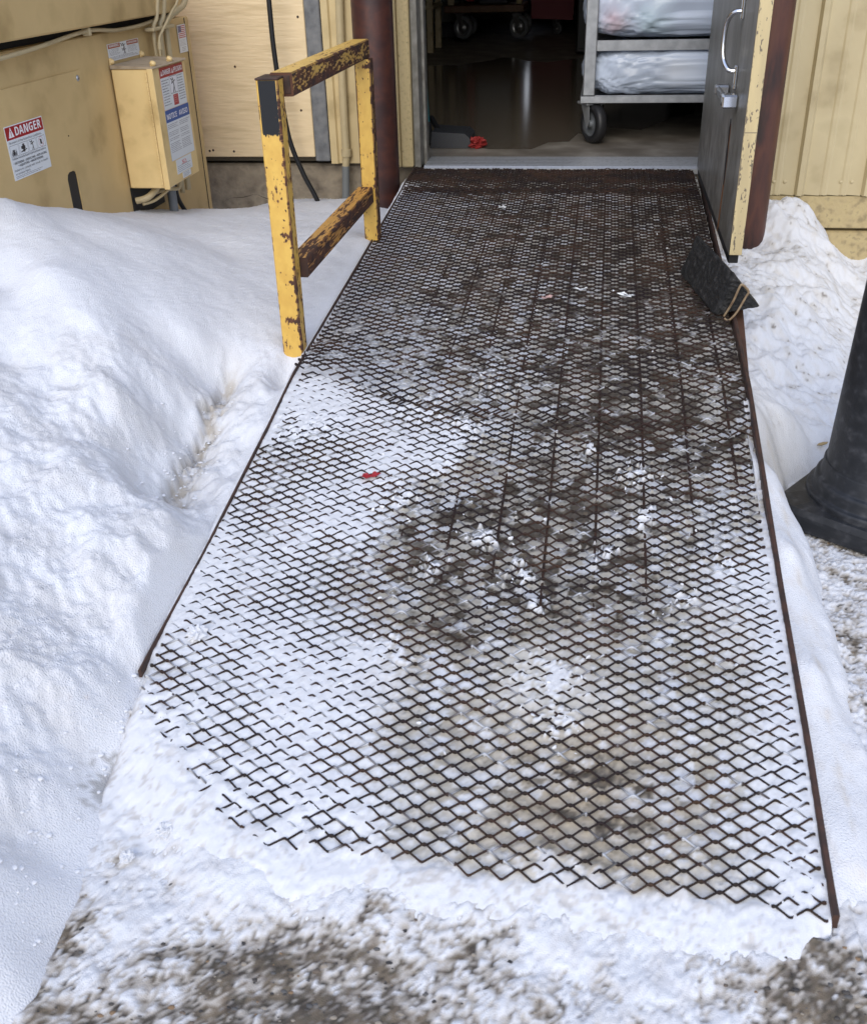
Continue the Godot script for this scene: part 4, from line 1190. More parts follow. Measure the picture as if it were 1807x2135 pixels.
# peeling yellow paint over rust; level: how bare each face is; edges: wear at the edge after each face
func peel_tex(s: int, length: float, level: Array, edges: Array, black_from := 2.0, bands := [], along := 0.55, tint := Color(1, 1, 1)) -> StandardMaterial3D:
	var w := int(length * 620)
	var h := 176
	var img := Image.create(w, h, false, Image.FORMAT_RGB8)
	var rough := Image.create(w, h, false, Image.FORMAT_R8)
	var a := fnl(s, 0.022, 5)
	var b := fnl(s + 1, 0.11, 5)
	var tone := fnl(s + 2, 0.03, 4)
	var pits := fnl(s + 3, 0.085, 1)
	var wide := h / 4.0
	for y in h:
		var face := int(y / wide)
		var fv := fposmod(y, wide) / wide
		for x in w:
			var yy := y + face * 37.0
			var n := 0.85 * a.get_noise_2d(x * along, yy) + 0.75 * b.get_noise_2d(x * along * 1.2, yy)
			var bias: float = (level[face] - 0.5) * 1.3
			var e0: float = edges[(face + 3) % 4] * exp(-fv / 0.085)
			var e1: float = edges[face] * exp(-(1.0 - fv) / 0.085)
			var q := n + bias + 0.62 * (e0 + e1)
			for k in bands:
				if k[2] == face or k[2] < 0:
					q += k[1] * exp(-pow((float(x) / w - k[0]) / 0.012, 2.0)) * (0.7 + 0.5 * fv)
			if face % 4 == 0 or face == 1:
				var pt := pits.get_noise_2d(x, yy)
				if pt > 0.80:
					q += 0.9
			var t := tone.get_noise_2d(x, yy)
			var c: Color
			var r := 0.38
			var painted_black: bool = face == 0 and fv > 0.03 and fv < 0.955 - 0.05 * absf(b.get_noise_2d(x, 7.0)) and float(x) / w > black_from + 0.008 * b.get_noise_2d(3.0, yy * 2.0)
			if painted_black:
				q -= 0.28
			if q < -0.045:
				c = Color(0.70, 0.445, 0.095).lerp(Color(0.62, 0.37, 0.075), clampf(0.5 + t, 0, 1))
				c = c.lerp(Color(0.34, 0.16, 0.04), clampf(1.0 - absf(q) * 3.2, 0, 0.75) * clampf(bias + 0.95, 0, 1)) * tint
				if painted_black:
					c = Color(0.008, 0.009, 0.011)
					r = 0.75
			elif q < 0.05:
				c = Color(0.20, 0.085, 0.028).lerp(Color(0.10, 0.04, 0.02), clampf(0.5 + t, 0, 1))
				r = 0.6
			else:
				c = Color(0.035, 0.017, 0.013).lerp(Color(0.12, 0.045, 0.02), clampf(0.4 + 1.1 * t + 0.4 * b.get_noise_2d(x * 2.0, yy * 2.0), 0, 1))
				r = 0.8
			img.set_pixel(x, y, c.linear_to_srgb())
			rough.set_pixel(x, y, Color(r, r, r))
	var m := StandardMaterial3D.new()
	m.albedo_texture = ImageTexture.create_from_image(img)
	m.roughness_texture = ImageTexture.create_from_image(rough)
	m.roughness = 1.0
	return m

func handrail() -> void:
	var t := thing("handrail", "yellow square-tube handrail with peeling paint and rust beside the ramp", "handrail", Vector3(-0.84, 0.27, 1.9))
	var o := -t.position
	var B := Vector3.BACK
	var R := Vector3.RIGHT
	var near := obj("post", square_tube(o + Vector3(-0.840, 0.10, 1.905), o + Vector3(-0.838, 1.0, 1.905), B, R, 0.052, 0.058), peel_tex(71, 0.9, [-0.02, 0.20, 0.4, 0.3], [1.4, 0.45, 0.5, 0.03], 0.853, [[0.565, 0.55, 0], [0.42, 0.5, 0], [0.30, 0.75, 0], [0.21, 0.45, -1], [0.72, 0.3, 1]]), t)
	near.set_meta("label", "near post with black paint on its top end")
	obj("post", square_tube(o + Vector3(-0.802, 0.2, 0.945), o + Vector3(-0.800, 0.9545, 0.945), B, R, 0.05, 0.053), peel_tex(75, 0.74, [-0.06, 0.66, 0.5, 0.4], [1.25, 0.5, 0.5, 0.03], 2.0, [[0.97, 0.9, 0]]), t)
	obj("top_rail", square_tube(o + Vector3(-0.815, 0.984, 0.92), o + Vector3(-0.815, 0.984, 1.876), Vector3.UP, R, 0.058, 0.060), peel_tex(79, 0.95, [0.06, 0.56, 0.7, 0.4], [0.75, 0.6, 0.5, 0.2], 2.0, [], 0.28), t)
	obj("bottom_rail", square_tube(o + Vector3(-0.815, 0.509, 0.97), o + Vector3(-0.815, 0.507, 1.878), Vector3.UP, R, 0.056, 0.056), peel_tex(83, 0.9, [0.32, 0.63, 0.7, 0.5], [0.65, 0.6, 0.5, 0.2], 2.0, [], 0.16, Color(0.85, 0.68, 0.6)), t)
	obj("rail_mouth", box(o + Vector3(-0.836, 0.962, 1.8762), o + Vector3(-0.792, 1.006, 1.8785), 0.001), M.rust, t)
	obj("post_cap", box(o + Vector3(-0.869, 1.0005, 1.84), o + Vector3(-0.808, 1.006, 1.932), 0.002), M.rust, t)

func bollards() -> void:
	var a := obj("pipe_bollard", lathe([Vector2(0.0, 2.6), Vector2(0.08, 2.6), Vector2(0.082, 2.59), Vector2(0.082, -0.1)], 40), M.pipe)
	a.position = Vector3(-0.905, 0, 0.27)
	tag(a, "dark rusty steel pipe bollard left of the doorway behind the handrail", "bollard")
	var b := obj("pipe_bollard", lathe([Vector2(0.0, 2.6), Vector2(0.08, 2.6), Vector2(0.082, 2.59), Vector2(0.082, -0.1)], 40), mat(Color.WHITE, 0.55, 0.1, ntex(45, 0.010, [lin(0.028, 0.015, 0.013), lin(0.075, 0.026, 0.018), lin(0.10, 0.036, 0.021), lin(0.065, 0.025, 0.018)], 512, 5, [0.2, 0.42, 0.6, 0.8]), 1.3, M.grain, 0.03))
	(b.material_override as StandardMaterial3D).uv1_scale = Vector3(2.0, 0.45, 2.0)
	b.position = Vector3(0.615, 0, 0.26)
	tag(b, "red-brown rusty pipe bollard behind the open door in the snow", "bollard")

# ---------------------------------------------------------------- tan outdoor unit, its stickers and its switch box
# a flat sticker: o is its lower left corner, u and v its sides
func sticker(called: String, img: Image, o: Vector3, u: Vector3, v: Vector3, parent: Node, thick := 0.0008) -> MeshInstance3D:
	var n := u.cross(v).normalized() * thick
	var st := st_new()
	quad(st, o + n, o + u + n, o + u + v + n, o + v + n, n)
	for e in [[o, u], [o + u, v], [o + u + v, -u], [o + v, -v]]:
		quad(st, e[0], e[0] + e[1], e[0] + e[1] + n, e[0] + n, e[1].cross(n), false)
	var m := StandardMaterial3D.new()
	m.albedo_texture = ImageTexture.create_from_image(img)
	m.roughness = 0.4
	return obj(called, done(st), m, parent)

# raised print on a sticker: height h metres, left end at o
func words(s: String, h: float, o: Vector3, u: Vector3, v: Vector3, m: Material, parent: Node, wide := 0.0, bold := true) -> void:
	var f := SystemFont.new()
	f.font_names = PackedStringArray(["Droid Sans"])
	f.font_weight = 700 if bold else 400
	var tm := TextMesh.new()
	tm.text = s
	tm.font = f
	tm.font_size = 32
	tm.pixel_size = 0.01
	tm.depth = 0.0
	tm.curve_step = 2.0
	tm.horizontal_alignment = HORIZONTAL_ALIGNMENT_LEFT
	var bb := tm.get_aabb()
	var k := h / 0.235
	var kx := k if wide == 0.0 else wide / maxf(bb.size.x, 0.01)
	var mi := obj("lettering", tm, m, parent)
	var un := u.normalized()
	var vn := v.normalized()
	mi.transform = Transform3D(Basis(un * kx, vn * k, un.cross(vn)), o + un.cross(vn) * 0.0012 - un * bb.position.x * kx - vn * bb.position.y * k)

func line(img: Image, x0: float, y0: float, x1: float, y1: float, c: Color, w := 1) -> void:
	var n := int(maxf(absf(x1 - x0), absf(y1 - y0))) + 1
	for i in n + 1:
		var x := int(lerpf(x0, x1, float(i) / n))
		var y := int(lerpf(y0, y1, float(i) / n))
		for a in w:
			for b in w:
				put(img, x + a, y + b, c)

func print_lines(img: Image, r: Rect2i, step: int, c: Color, s: int) -> void:
	var q := RandomNumberGenerator.new()
	q.seed = s
	var y := r.position.y
	while y < r.end.y:
		var x := r.position.x
		var stop := r.end.x - (q.randi() % maxi(1, r.size.x / 4))
		while x < stop:
			var w := 3 + q.randi() % 9
			img.fill_rect(Rect2i(x, y, mini(w, stop - x), maxi(1, step / 3)), c)
			x += w + 2 + q.randi() % 3
		y += step

func paper(w: int, h: int) -> Image:
	var i := Image.create(w, h, false, Image.FORMAT_RGB8)
	i.fill(Color(0.86, 0.875, 0.88))
	return i

func figure(img: Image, x: float, y: float, s: float, c: Color) -> void:
	# a falling stick person with a jagged bolt
	line(img, x + 0.50 * s, y + 0.30 * s, x + 0.58 * s, y + 0.60 * s, c, int(s * 0.09) + 1)
	line(img, x + 0.58 * s, y + 0.60 * s, x + 0.36 * s, y + 0.95 * s, c, int(s * 0.06) + 1)
	line(img, x + 0.58 * s, y + 0.60 * s, x + 0.66 * s, y + 0.97 * s, c, int(s * 0.06) + 1)
	line(img, x + 0.50 * s, y + 0.34 * s, x + 0.22 * s, y + 0.42 * s, c, int(s * 0.05) + 1)
	line(img, x + 0.52 * s, y + 0.34 * s, x + 0.80 * s, y + 0.26 * s, c, int(s * 0.05) + 1)
	img.fill_rect(Rect2i(int(x + 0.42 * s), int(y + 0.12 * s), int(s * 0.14) + 1, int(s * 0.14) + 1), c)
	line(img, x + 0.10 * s, y + 0.10 * s, x + 0.34 * s, y + 0.24 * s, c, int(s * 0.05) + 1)
	line(img, x + 0.34 * s, y + 0.24 * s, x + 0.26 * s, y + 0.34 * s, c, int(s * 0.05) + 1)

func warn_triangle(o: Vector3, u: Vector3, v: Vector3, s: float, parent: Node, m: Material, m2: Material) -> void:
	var n := u.cross(v)
	obj("warning_triangle", prism([Vector2(0, 0), Vector2(s, 0), Vector2(s / 2, s * 0.9)], o + n * 0.0009, u, v, n * 0.0003), m, parent)
	obj("warning_triangle", prism([Vector2(s * 0.46, s * 0.10), Vector2(s * 0.54, s * 0.10), Vector2(s * 0.56, s * 0.6), Vector2(s * 0.44, s * 0.6)], o + n * 0.0013, u, v, n * 0.0003), m2, parent)

func unit() -> void:
	var X := -1.653
	var t := thing("outdoor_unit", "big tan sheet-metal outdoor unit at left with a DANGER sticker", "hvac unit", Vector3(X, 0, 0.3))
	var o := -t.position
	obj("cabinet", box(o + Vector3(-3.2, -0.05, 0.30), o + Vector3(X, 1.058, 2.15), 0.004), M.unit, t)
	# the upper cabinet stands a little proud, with a shadow gap below it
	obj("upper_cabinet", box(o + Vector3(-3.2, 1.086, 0.515), o + Vector3(X + 0.045, 1.36, 2.15), 0.005), M.unit, t)
	obj("upper_cabinet", box(o + Vector3(-3.2, 1.0862, 0.31), o + Vector3(X - 0.002, 1.36, 0.5145), 0.005), M.unit, t)
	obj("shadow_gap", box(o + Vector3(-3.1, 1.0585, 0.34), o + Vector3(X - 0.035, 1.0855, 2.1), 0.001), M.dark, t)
	# access panel with a slot cut in it
	var y1 := 0.967
	var out := [Vector2(1.305, 0.2), Vector2(1.305, y1), Vector2(2.10, y1), Vector2(2.10, 0.2), Vector2(1.522, 0.2), Vector2(1.522, 0.670), Vector2(1.516, 0.683), Vector2(1.503, 0.689), Vector2(1.474, 0.689), Vector2(1.461, 0.683), Vector2(1.456, 0.670), Vector2(1.456, 0.2)]
	obj("access_panel", prism(out, o + Vector3(X + 0.0005, 0, 0), Vector3.BACK, Vector3.UP, Vector3(0.004, 0, 0)), M.unit, t)
	obj("slot_opening", box(o + Vector3(X + 0.0002, 0.2, 1.457), o + Vector3(X + 0.0012, 0.688, 1.521), 0.0002), M.black, t)
	var sc := obj("screw", lathe([Vector2(0, 0.005), Vector2(0.006, 0.0045), Vector2(0.010, 0.001), Vector2(0.010, 0)], 10), M.zinc, t)
	sc.transform = Transform3D(Basis(Vector3.FORWARD, PI / 2), o + Vector3(X + 0.0045, 0.945, 1.331))
	for p in [[0.79, 1.46], [1.11, 1.60], [0.99, 2.0]]:
		obj("rust_spot", box(o + Vector3(X + 0.0046, p[0], p[1]), o + Vector3(X + 0.0056, p[0] + 0.004, p[1] + 0.006), 0.0003), M.rust, t)
	# seam between side panels
	obj("seam_strip", box(o + Vector3(X + 0.0004, 0.05, 0.345), o + Vector3(X + 0.0024, 1.055, 0.349), 0.0005), M.dark, t)
	# hose slung under the overhang
	obj("hose", tube(curve([o + Vector3(X + 0.03, 1.045, 2.1), o + Vector3(X + 0.03, 1.043, 1.95), o + Vector3(X + 0.025, 1.055, 1.6), o + Vector3(X + 0.022, 1.074, 1.25), o + Vector3(X + 0.022, 1.060, 1.02), o + Vector3(X + 0.022, 1.062, 0.8), o + Vector3(X + 0.02, 1.075, 0.62)], 8), 0.0062, 8), M.conduit, t)
	obj("hose_clip", box(o + Vector3(X + 0.008, 1.060, 1.24), o + Vector3(X + 0.036, 1.084, 1.255), 0.003), M.conduit, t)
	# DANGER sticker
	var U := Vector3(0, 0, -1)
	var V := Vector3.UP
	var img := paper(320, 212)
	var red := Color(0.62, 0.10, 0.13)
	img.fill_rect(Rect2i(4, 4, 312, 50), red)
	var ink := Color(0.16, 0.16, 0.18)
	for k in 4:
		var r := Rect2i(12 + k * 76, 76, 68, 44)
		for q in [[r.position.x, r.position.y, r.end.x, r.position.y], [r.position.x, r.end.y, r.end.x, r.end.y], [r.position.x, r.position.y, r.position.x, r.end.y], [r.end.x, r.position.y, r.end.x, r.end.y]]:
			line(img, q[0], q[1], q[2], q[3], ink)
		if k == 2:
			figure(img, r.position.x + 10, r.position.y, 44, ink)
		elif k == 0:
			for e in 14:
				line(img, r.position.x + 8 + e * 3, r.end.y - 4, r.position.x + 10 + e * 3, r.end.y - 12 - (e * 7) % 17, ink, 2)
			img.fill_rect(Rect2i(r.position.x + 20, r.position.y + 18, 14, 20), ink)
		elif k == 1:
			img.fill_rect(Rect2i(r.position.x + 14, r.position.y + 14, 34, 12), ink)
			img.fill_rect(Rect2i(r.position.x + 26, r.position.y + 6, 16, 32), ink)
			line(img, r.position.x + 8, r.position.y + 34, r.position.x + 54, r.position.y + 28, ink, 4)
		else:
			for a in 60:
				var th := TAU * a / 60.0
				put(img, int(r.position.x + 34 + cos(th) * 20), int(r.position.y + 22 + sin(th) * 20), red)
				put(img, int(r.position.x + 34 + cos(th) * 19), int(r.position.y + 22 + sin(th) * 19), red)
			line(img, r.position.x + 20, r.position.y + 8, r.position.x + 48, r.position.y + 36, red, 2)
			img.fill_rect(Rect2i(r.position.x + 26, r.position.y + 12, 14, 20), ink)
	print_lines(img, Rect2i(14, 124, 280, 8), 5, Color(0.45, 0.45, 0.47), 5)
	print_lines(img, Rect2i(14, 198, 280, 10), 6, Color(0.35, 0.35, 0.37), 7)
	var P := o + Vector3(X + 0.0046, 0.727, 1.823)
	var s := sticker("danger_sticker", img, P, U * 0.218, V * 0.1455, t)
	s.set_meta("label", "large red and white DANGER sticker with four pictograms")
	warn_triangle(P + U * 0.016 + V * 0.114, U, V, 0.030, s, M.ltext, M.red)
	words("DANGER", 0.0235, P + U * 0.054 + V * 0.1155, U, V, M.ltext, s, 0.150)
	words("Be aware of the hazardous conditions.", 0.0058, P + U * 0.012 + V * 0.0975, U, V, M.ink, s, 0.185, false)
	words("Follow manufacturer's procedures before", 0.0055, P + U * 0.010 + V * 0.0525, U, V, M.ink, s, 0.195, false)
	words("• ENTERING • SERVICING • REPLACING", 0.0062, P + U * 0.010 + V * 0.0420, U, V, M.ink, s, 0.195)
	words("• ADJUSTING • MAINTAINING", 0.0062, P + U * 0.035 + V * 0.0315, U, V, M.ink, s, 0.145)
	words("Failure to comply will result in death", 0.0055, P + U * 0.010 + V * 0.0210, U, V, M.ink, s, 0.195, false)
	words("or serious injury.", 0.0055, P + U * 0.010 + V * 0.0115, U, V, M.ink, s, 0.085, false)
	# small orange and white warning sticker above the box
	var w := paper(220, 110)
	w.fill_rect(Rect2i(4, 4, 82, 26), Color(0.64, 0.30, 0.14))
	w.fill_rect(Rect2i(134, 4, 82, 26), Color(0.64, 0.30, 0.14))
	figure(w, 84, 6, 48, ink)
	figure(w, 90, 40, 40, ink)
	print_lines(w, Rect2i(8, 36, 72, 40), 7, Color(0.4, 0.4, 0.42), 8)
	print_lines(w, Rect2i(138, 36, 72, 40), 7, Color(0.4, 0.4, 0.42), 9)
	print_lines(w, Rect2i(8, 84, 205, 20), 7, Color(0.3, 0.3, 0.32), 10)
	var Q := o + Vector3(X + 0.0006, 0.966, 1.075)
	var s2 := sticker("warning_sticker", w, Q, U * 0.258, V * 0.054, t)
	s2.set_meta("label", "small orange and white warning sticker above the grey-topped box")
	words("WARNING", 0.0075, Q + U * 0.012 + V * 0.0430, U, V, M.ltext, s2, 0.078)
	words("AVERTISSEMENT", 0.0060, Q + U * 0.162 + V * 0.0432, U, V, M.ltext, s2, 0.085)
	# flag sticker
	var fl := paper(96, 150)
	for k in 13:
		fl.fill_rect(Rect2i(6, 6 + k * 5, 84, 5), Color(0.70, 0.25, 0.30) if k % 2 == 0 else Color(0.86, 0.86, 0.87))
	fl.fill_rect(Rect2i(6, 6, 38, 35), Color(0.24, 0.25, 0.45))
	for k in 20:
		fl.fill_rect(Rect2i(9 + (k % 5) * 7, 10 + (k / 5) * 8, 2, 2), Color(0.85, 0.85, 0.88))
	print_lines(fl, Rect2i(10, 82, 76, 30), 7, Color(0.55, 0.55, 0.56), 12)
	print_lines(fl, Rect2i(30, 122, 50, 18), 8, Color(0.25, 0.25, 0.27), 13)
	var F := o + Vector3(X + 0.0026, 0.934, 0.437)
	sticker("flag_sticker", fl, F, U * 0.085, V * 0.100, t).set_meta("label", "small flag sticker with red and white stripes")

func electrical_box() -> void:
	var X := -1.653
	var t := thing("electrical_box", "cream metal switch box with warning stickers mounted on the tan unit", "electrical box", Vector3(X, 0.55, 0.94))
	var o := -t.position
	obj("body", box(o + Vector3(X + 0.006, 0.552, 0.785), o + Vector3(-1.5005, 0.944, 1.088), 0.003), M.boxpaint, t)
	obj("lid_top", prism([Vector2(X + 0.006, 0.9455), Vector2(X + 0.006, 0.957), Vector2(-1.499, 0.950), Vector2(-1.494, 0.9445)], o + Vector3(0, 0, 0.783), Vector3.RIGHT, Vector3.UP, Vector3(0, 0, 0.308)), M.boxtop, t)
	obj("front_flange", box(o + Vector3(-1.518, 0.549, 1.0885), o + Vector3(-1.497, 0.9445, 1.0935), 0.0015), M.boxpaint, t)
	# piano hinge: knuckles up the front
	obj("hinge", tube([o + Vector3(-1.523, 0.562, 1.0895), o + Vector3(-1.523, 0.932, 1.0895)], 0.0030, 8), M.boxpaint, t)
	for k in 26:
		obj("hinge_knuckle", box(o + Vector3(-1.5275, 0.564 + k * 0.0141, 1.0885), o + Vector3(-1.5195, 0.564 + k * 0.0141 + 0.0115, 1.0932), 0.001), M.boxpaint, t)
	for e in [[1.072, 0.010], [0.815, 0.010]]:
		obj("mounting_ear", box(o + Vector3(X + 0.001, 0.945, e[0] - 0.010), o + Vector3(X + 0.006, 0.978, e[0] + 0.010), 0.002), M.boxpaint, t)
		var kn := obj("bolt", lathe([Vector2(0, 0.010), Vector2(0.006, 0.009), Vector2(0.009, 0.002), Vector2(0.009, 0)], 10), M.boxpaint, t)
		kn.transform = Transform3D(Basis(Vector3.FORWARD, PI / 2), o + Vector3(X + 0.006, 0.967, e[0]))
	for z in [1.055, 0.905]:
		var kn := obj("knob", lathe([Vector2(0, 0.018), Vector2(0.009, 0.016), Vector2(0.012, 0.006), Vector2(0.008, 0.004), Vector2(0.008, 0)], 12), M.boxpaint, t)
		kn.transform = Transform3D(Basis(Vector3.FORWARD, 0.5), o + Vector3(-1.512, 0.950, z))
	# stickers on the side facing the ramp
	var U := Vector3(0, 0, -1)
	var V := Vector3.UP
	var ink := Color(0.2, 0.2, 0.22)
	var a := paper(220, 140)
	a.fill_rect(Rect2i(0, 0, 220, 34), Color(0.62, 0.10, 0.14))
	a.fill_rect(Rect2i(82, 38, 66, 52), Color(0.90, 0.90, 0.91))
	figure(a, 84, 36, 54, Color(0.08, 0.08, 0.09))
	for q in [[80, 36, 80, 92], [150, 36, 150, 92], [80, 36, 150, 36], [80, 92, 150, 92]]:
		line(a, q[0], q[1], q[2], q[3], ink)
	print_lines(a, Rect2i(8, 42, 66, 84), 9, Color(0.42, 0.42, 0.45), 21)
	print_lines(a, Rect2i(156, 38, 60, 90), 9, Color(0.42, 0.42, 0.45), 22)
	a.fill_rect(Rect2i(96, 98, 46, 36), Color(0.68, 0.20, 0.24))
	print_lines(a, Rect2i(100, 102, 38, 28), 7, Color(0.82, 0.6, 0.6), 23)
	var P := o + Vector3(-1.5003, 0.8035, 1.031)
	var s := sticker("danger_sticker", a, P, U * 0.216, V * 0.1365, t)
	s.set_meta("label", "red and white DANGER PELIGRO sticker")
	warn_triangle(P + U * 0.008 + V * 0.1105, U, V, 0.017, s, M.ltext, M.red)
	words("DANGER", 0.0165, P + U * 0.028 + V * 0.1115, U, V, M.ltext, s, 0.072)
	warn_triangle(P + U * 0.108 + V * 0.1105, U, V, 0.017, s, M.ltext, M.red)
	words("PELIGRO", 0.0165, P + U * 0.128 + V * 0.1115, U, V, M.ltext, s, 0.080)
	var b := paper(220, 176)
	b.fill_rect(Rect2i(0, 0, 220, 42), Color(0.16, 0.33, 0.60))
	for e in [[8, 31], [114, 32]]:
		var y := 50
		for k in [26, 22, 18, 40, 30]:
			if y + k < 172:
				print_lines(b, Rect2i(e[0], y, 96, k - 8), 6, Color(0.45, 0.45, 0.48), e[1] + k)
			y += k
	var P2 := o + Vector3(-1.5003, 0.634, 1.031)
	var s2 := sticker("notice_sticker", b, P2, U * 0.224, V * 0.168, t)
	s2.set_meta("label", "blue and white NOTICE AVISO sticker")
	words("NOTICE", 0.0180, P2 + U * 0.010 + V * 0.1375, U, V, M.ltext, s2, 0.092)
	words("AVISO", 0.0180, P2 + U * 0.122 + V * 0.1375, U, V, M.ltext, s2, 0.085)
	var c := paper(120, 64)
	print_lines(c, Rect2i(8, 30, 104, 28), 8, Color(0.35, 0.35, 0.38), 41)
	for q in [[44, 10, 50, 22], [50, 10, 50, 22], [54, 10, 62, 10], [54, 10, 54, 22], [54, 22, 62, 22], [66, 22, 70, 10], [70, 10, 76, 22], [40, 26, 80, 26]]:
		line(c, q[0], q[1], q[2], q[3], Color(0.75, 0.15, 0.15), 2)
	sticker("maker_sticker", c, o + Vector3(-1.5003, 0.582, 0.998), U * 0.150, V * 0.049, t)
	var dd := paper(80, 40)
	print_lines(dd, Rect2i(8, 6, 64, 30), 8, Color(0.2, 0.2, 0.22), 51)
	sticker("serial_sticker", dd, o + Vector3(-1.5003, 0.560, 0.952), U * 0.080, V * 0.0205, t)
	# cut-out below with wires and a grey pipe
	obj("cable_cutout", box(o + Vector3(X + 0.0008, 0.44, 0.80), o + Vector3(X + 0.0022, 0.551, 1.085), 0.0005), M.black, t)
	obj("conduit_elbow", tube(curve([o + Vector3(-1.58, 0.556, 1.00), o + Vector3(-1.58, 0.536, 1.03), o + Vector3(-1.60, 0.515, 1.065), o + Vector3(-1.64, 0.505, 1.075)], 5), 0.012, 12), M.conduit, t)
	obj("conduit_nut", tube([o + Vector3(-1.58, 0.552, 1.0), o + Vector3(-1.58, 0.540, 1.008)], 0.017, 10), M.conduit, t)
	obj("wire", tube(curve([o + Vector3(-1.545, 0.552, 0.93), o + Vector3(-1.55, 0.530, 0.96), o + Vector3(-1.585, 0.500, 1.03), o + Vector3(-1.62, 0.492, 1.07)], 6), 0.006, 7), M.conduit, t)
	obj("wire", tube(curve([o + Vector3(-1.535, 0.552, 0.90), o + Vector3(-1.545, 0.515, 0.90), o + Vector3(-1.57, 0.52, 0.95), o + Vector3(-1.62, 0.51, 0.98)], 6), 0.007, 7), M.conduit, t)
	obj("grey_pipe", tube([o + Vector3(-1.60, 0.553, 0.845), o + Vector3(-1.60, 0.25, 0.845)], 0.017, 12), mat(lin(0.20, 0.22, 0.24), 0.45), t)
	obj("black_cable", tube(curve([o + Vector3(-1.60, 0.50, 0.80), o + Vector3(-1.605, 0.45, 0.78), o + Vector3(-1.60, 0.38, 0.73), o + Vector3(-1.58, 0.30, 0.70)], 5), 0.009, 8), M.cable, t)
	# conduits rising behind the box
	for k in 3:
		var z: float = 0.745 - k * 0.062
		var r := 0.0075 + 0.002 * k
		var top := [o + Vector3(-1.622, 0.45, z), o + Vector3(-1.622, 0.9, z), o + Vector3(-1.622, 1.04, z - 0.01)]
		if k == 2:
			top += [o + Vector3(-1.615, 1.07, z - 0.03), o + Vector3(-1.60, 1.092, z - 0.09), o + Vector3(-1.60, 1.115, z - 0.17), o + Vector3(-1.60, 1.2, z - 0.25)]
		else:
			top += [o + Vector3(-1.610, 1.085, z - 0.03), o + Vector3(-1.595, 1.2, z - 0.04), o + Vector3(-1.595, 1.4, z - 0.04)]
		obj("conduit", tube(curve(top, 5), r, 10), M.conduit, t)
	obj("conduit_clip", box(o + Vector3(-1.640, 1.036, 0.57), o + Vector3(-1.604, 1.048, 0.775), 0.003), M.conduit, t)
	obj("conduit", tube(curve([o + Vector3(-1.60, 0.90, 0.76), o + Vector3(-1.60, 1.0, 0.752), o + Vector3(-1.598, 1.035, 0.71), o + Vector3(-1.59, 1.09, 0.62), o + Vector3(-1.58, 1.14, 0.56), o + Vector3(-1.57, 1.3, 0.52)], 5), 0.0048, 8), M.conduit, t)
	obj("conduit_fitting", tube([o + Vector3(-1.60, 0.975, 0.755), o + Vector3(-1.60, 1.0, 0.751)], 0.009, 8), M.conduit, t)

func cables() -> void:
	var c := obj("hanging_cable", tube(curve([Vector3(-1.352, 1.9, 0.14), Vector3(-1.358, 1.3, 0.14), Vector3(-1.359, 1.1, 0.14), Vector3(-1.358, 0.92, 0.14), Vector3(-1.346, 0.735, 0.14), Vector3(-1.326, 0.56, 0.14), Vector3(-1.283, 0.42, 0.13), Vector3(-1.235, 0.31, 0.12), Vector3(-1.20, 0.2, 0.11)], 6), 0.0105, 10), M.cable)
	tag(c, "thick black cable hanging in front of the cream plywood panel", "cable")
	var t := thing("flexible_conduit", "tan ribbed conduit running up the narrow tan metal panel", "conduit", Vector3(-1.115, 0.2, 0.025))
	var path := [Vector3(0.040, 1.9, 0), Vector3(0.030, 1.0, 0), Vector3(0.018, 0.6, 0), Vector3(0.008, 0.32, 0)]
	var pc := []
	var rad := []
	var n := 260
	for i in n:
		var u := i / (n - 1.0)
		var y := lerpf(1.9, 0.285, u)
		pc.append(Vector3(0.010 + 0.026 * smoothstep(0.3, 1.5, y), y, 0.0))
		rad.append(0.0165 + (0.0016 if i % 2 else 0.0))
	var st := st_new(true)
	add_tube(st, pc, 0.016, 12, true, rad)
	obj("ribbed_tube", done(st), M.conduit, t)
	obj("coupling", tube([Vector3(0.010, 0.30, 0), Vector3(0.010, 0.27, 0)], 0.023, 12), M.conduit, t)
	obj("tube_end", tube([Vector3(0.010, 0.275, 0), Vector3(0.003, 0.225, 0)], 0.0165, 12), M.conduit, t)
	obj("grey_tube", tube([Vector3(0.003, 0.228, 0), Vector3(-0.012, 0.0, 0.0)], 0.017, 12), M.greypvc, t)

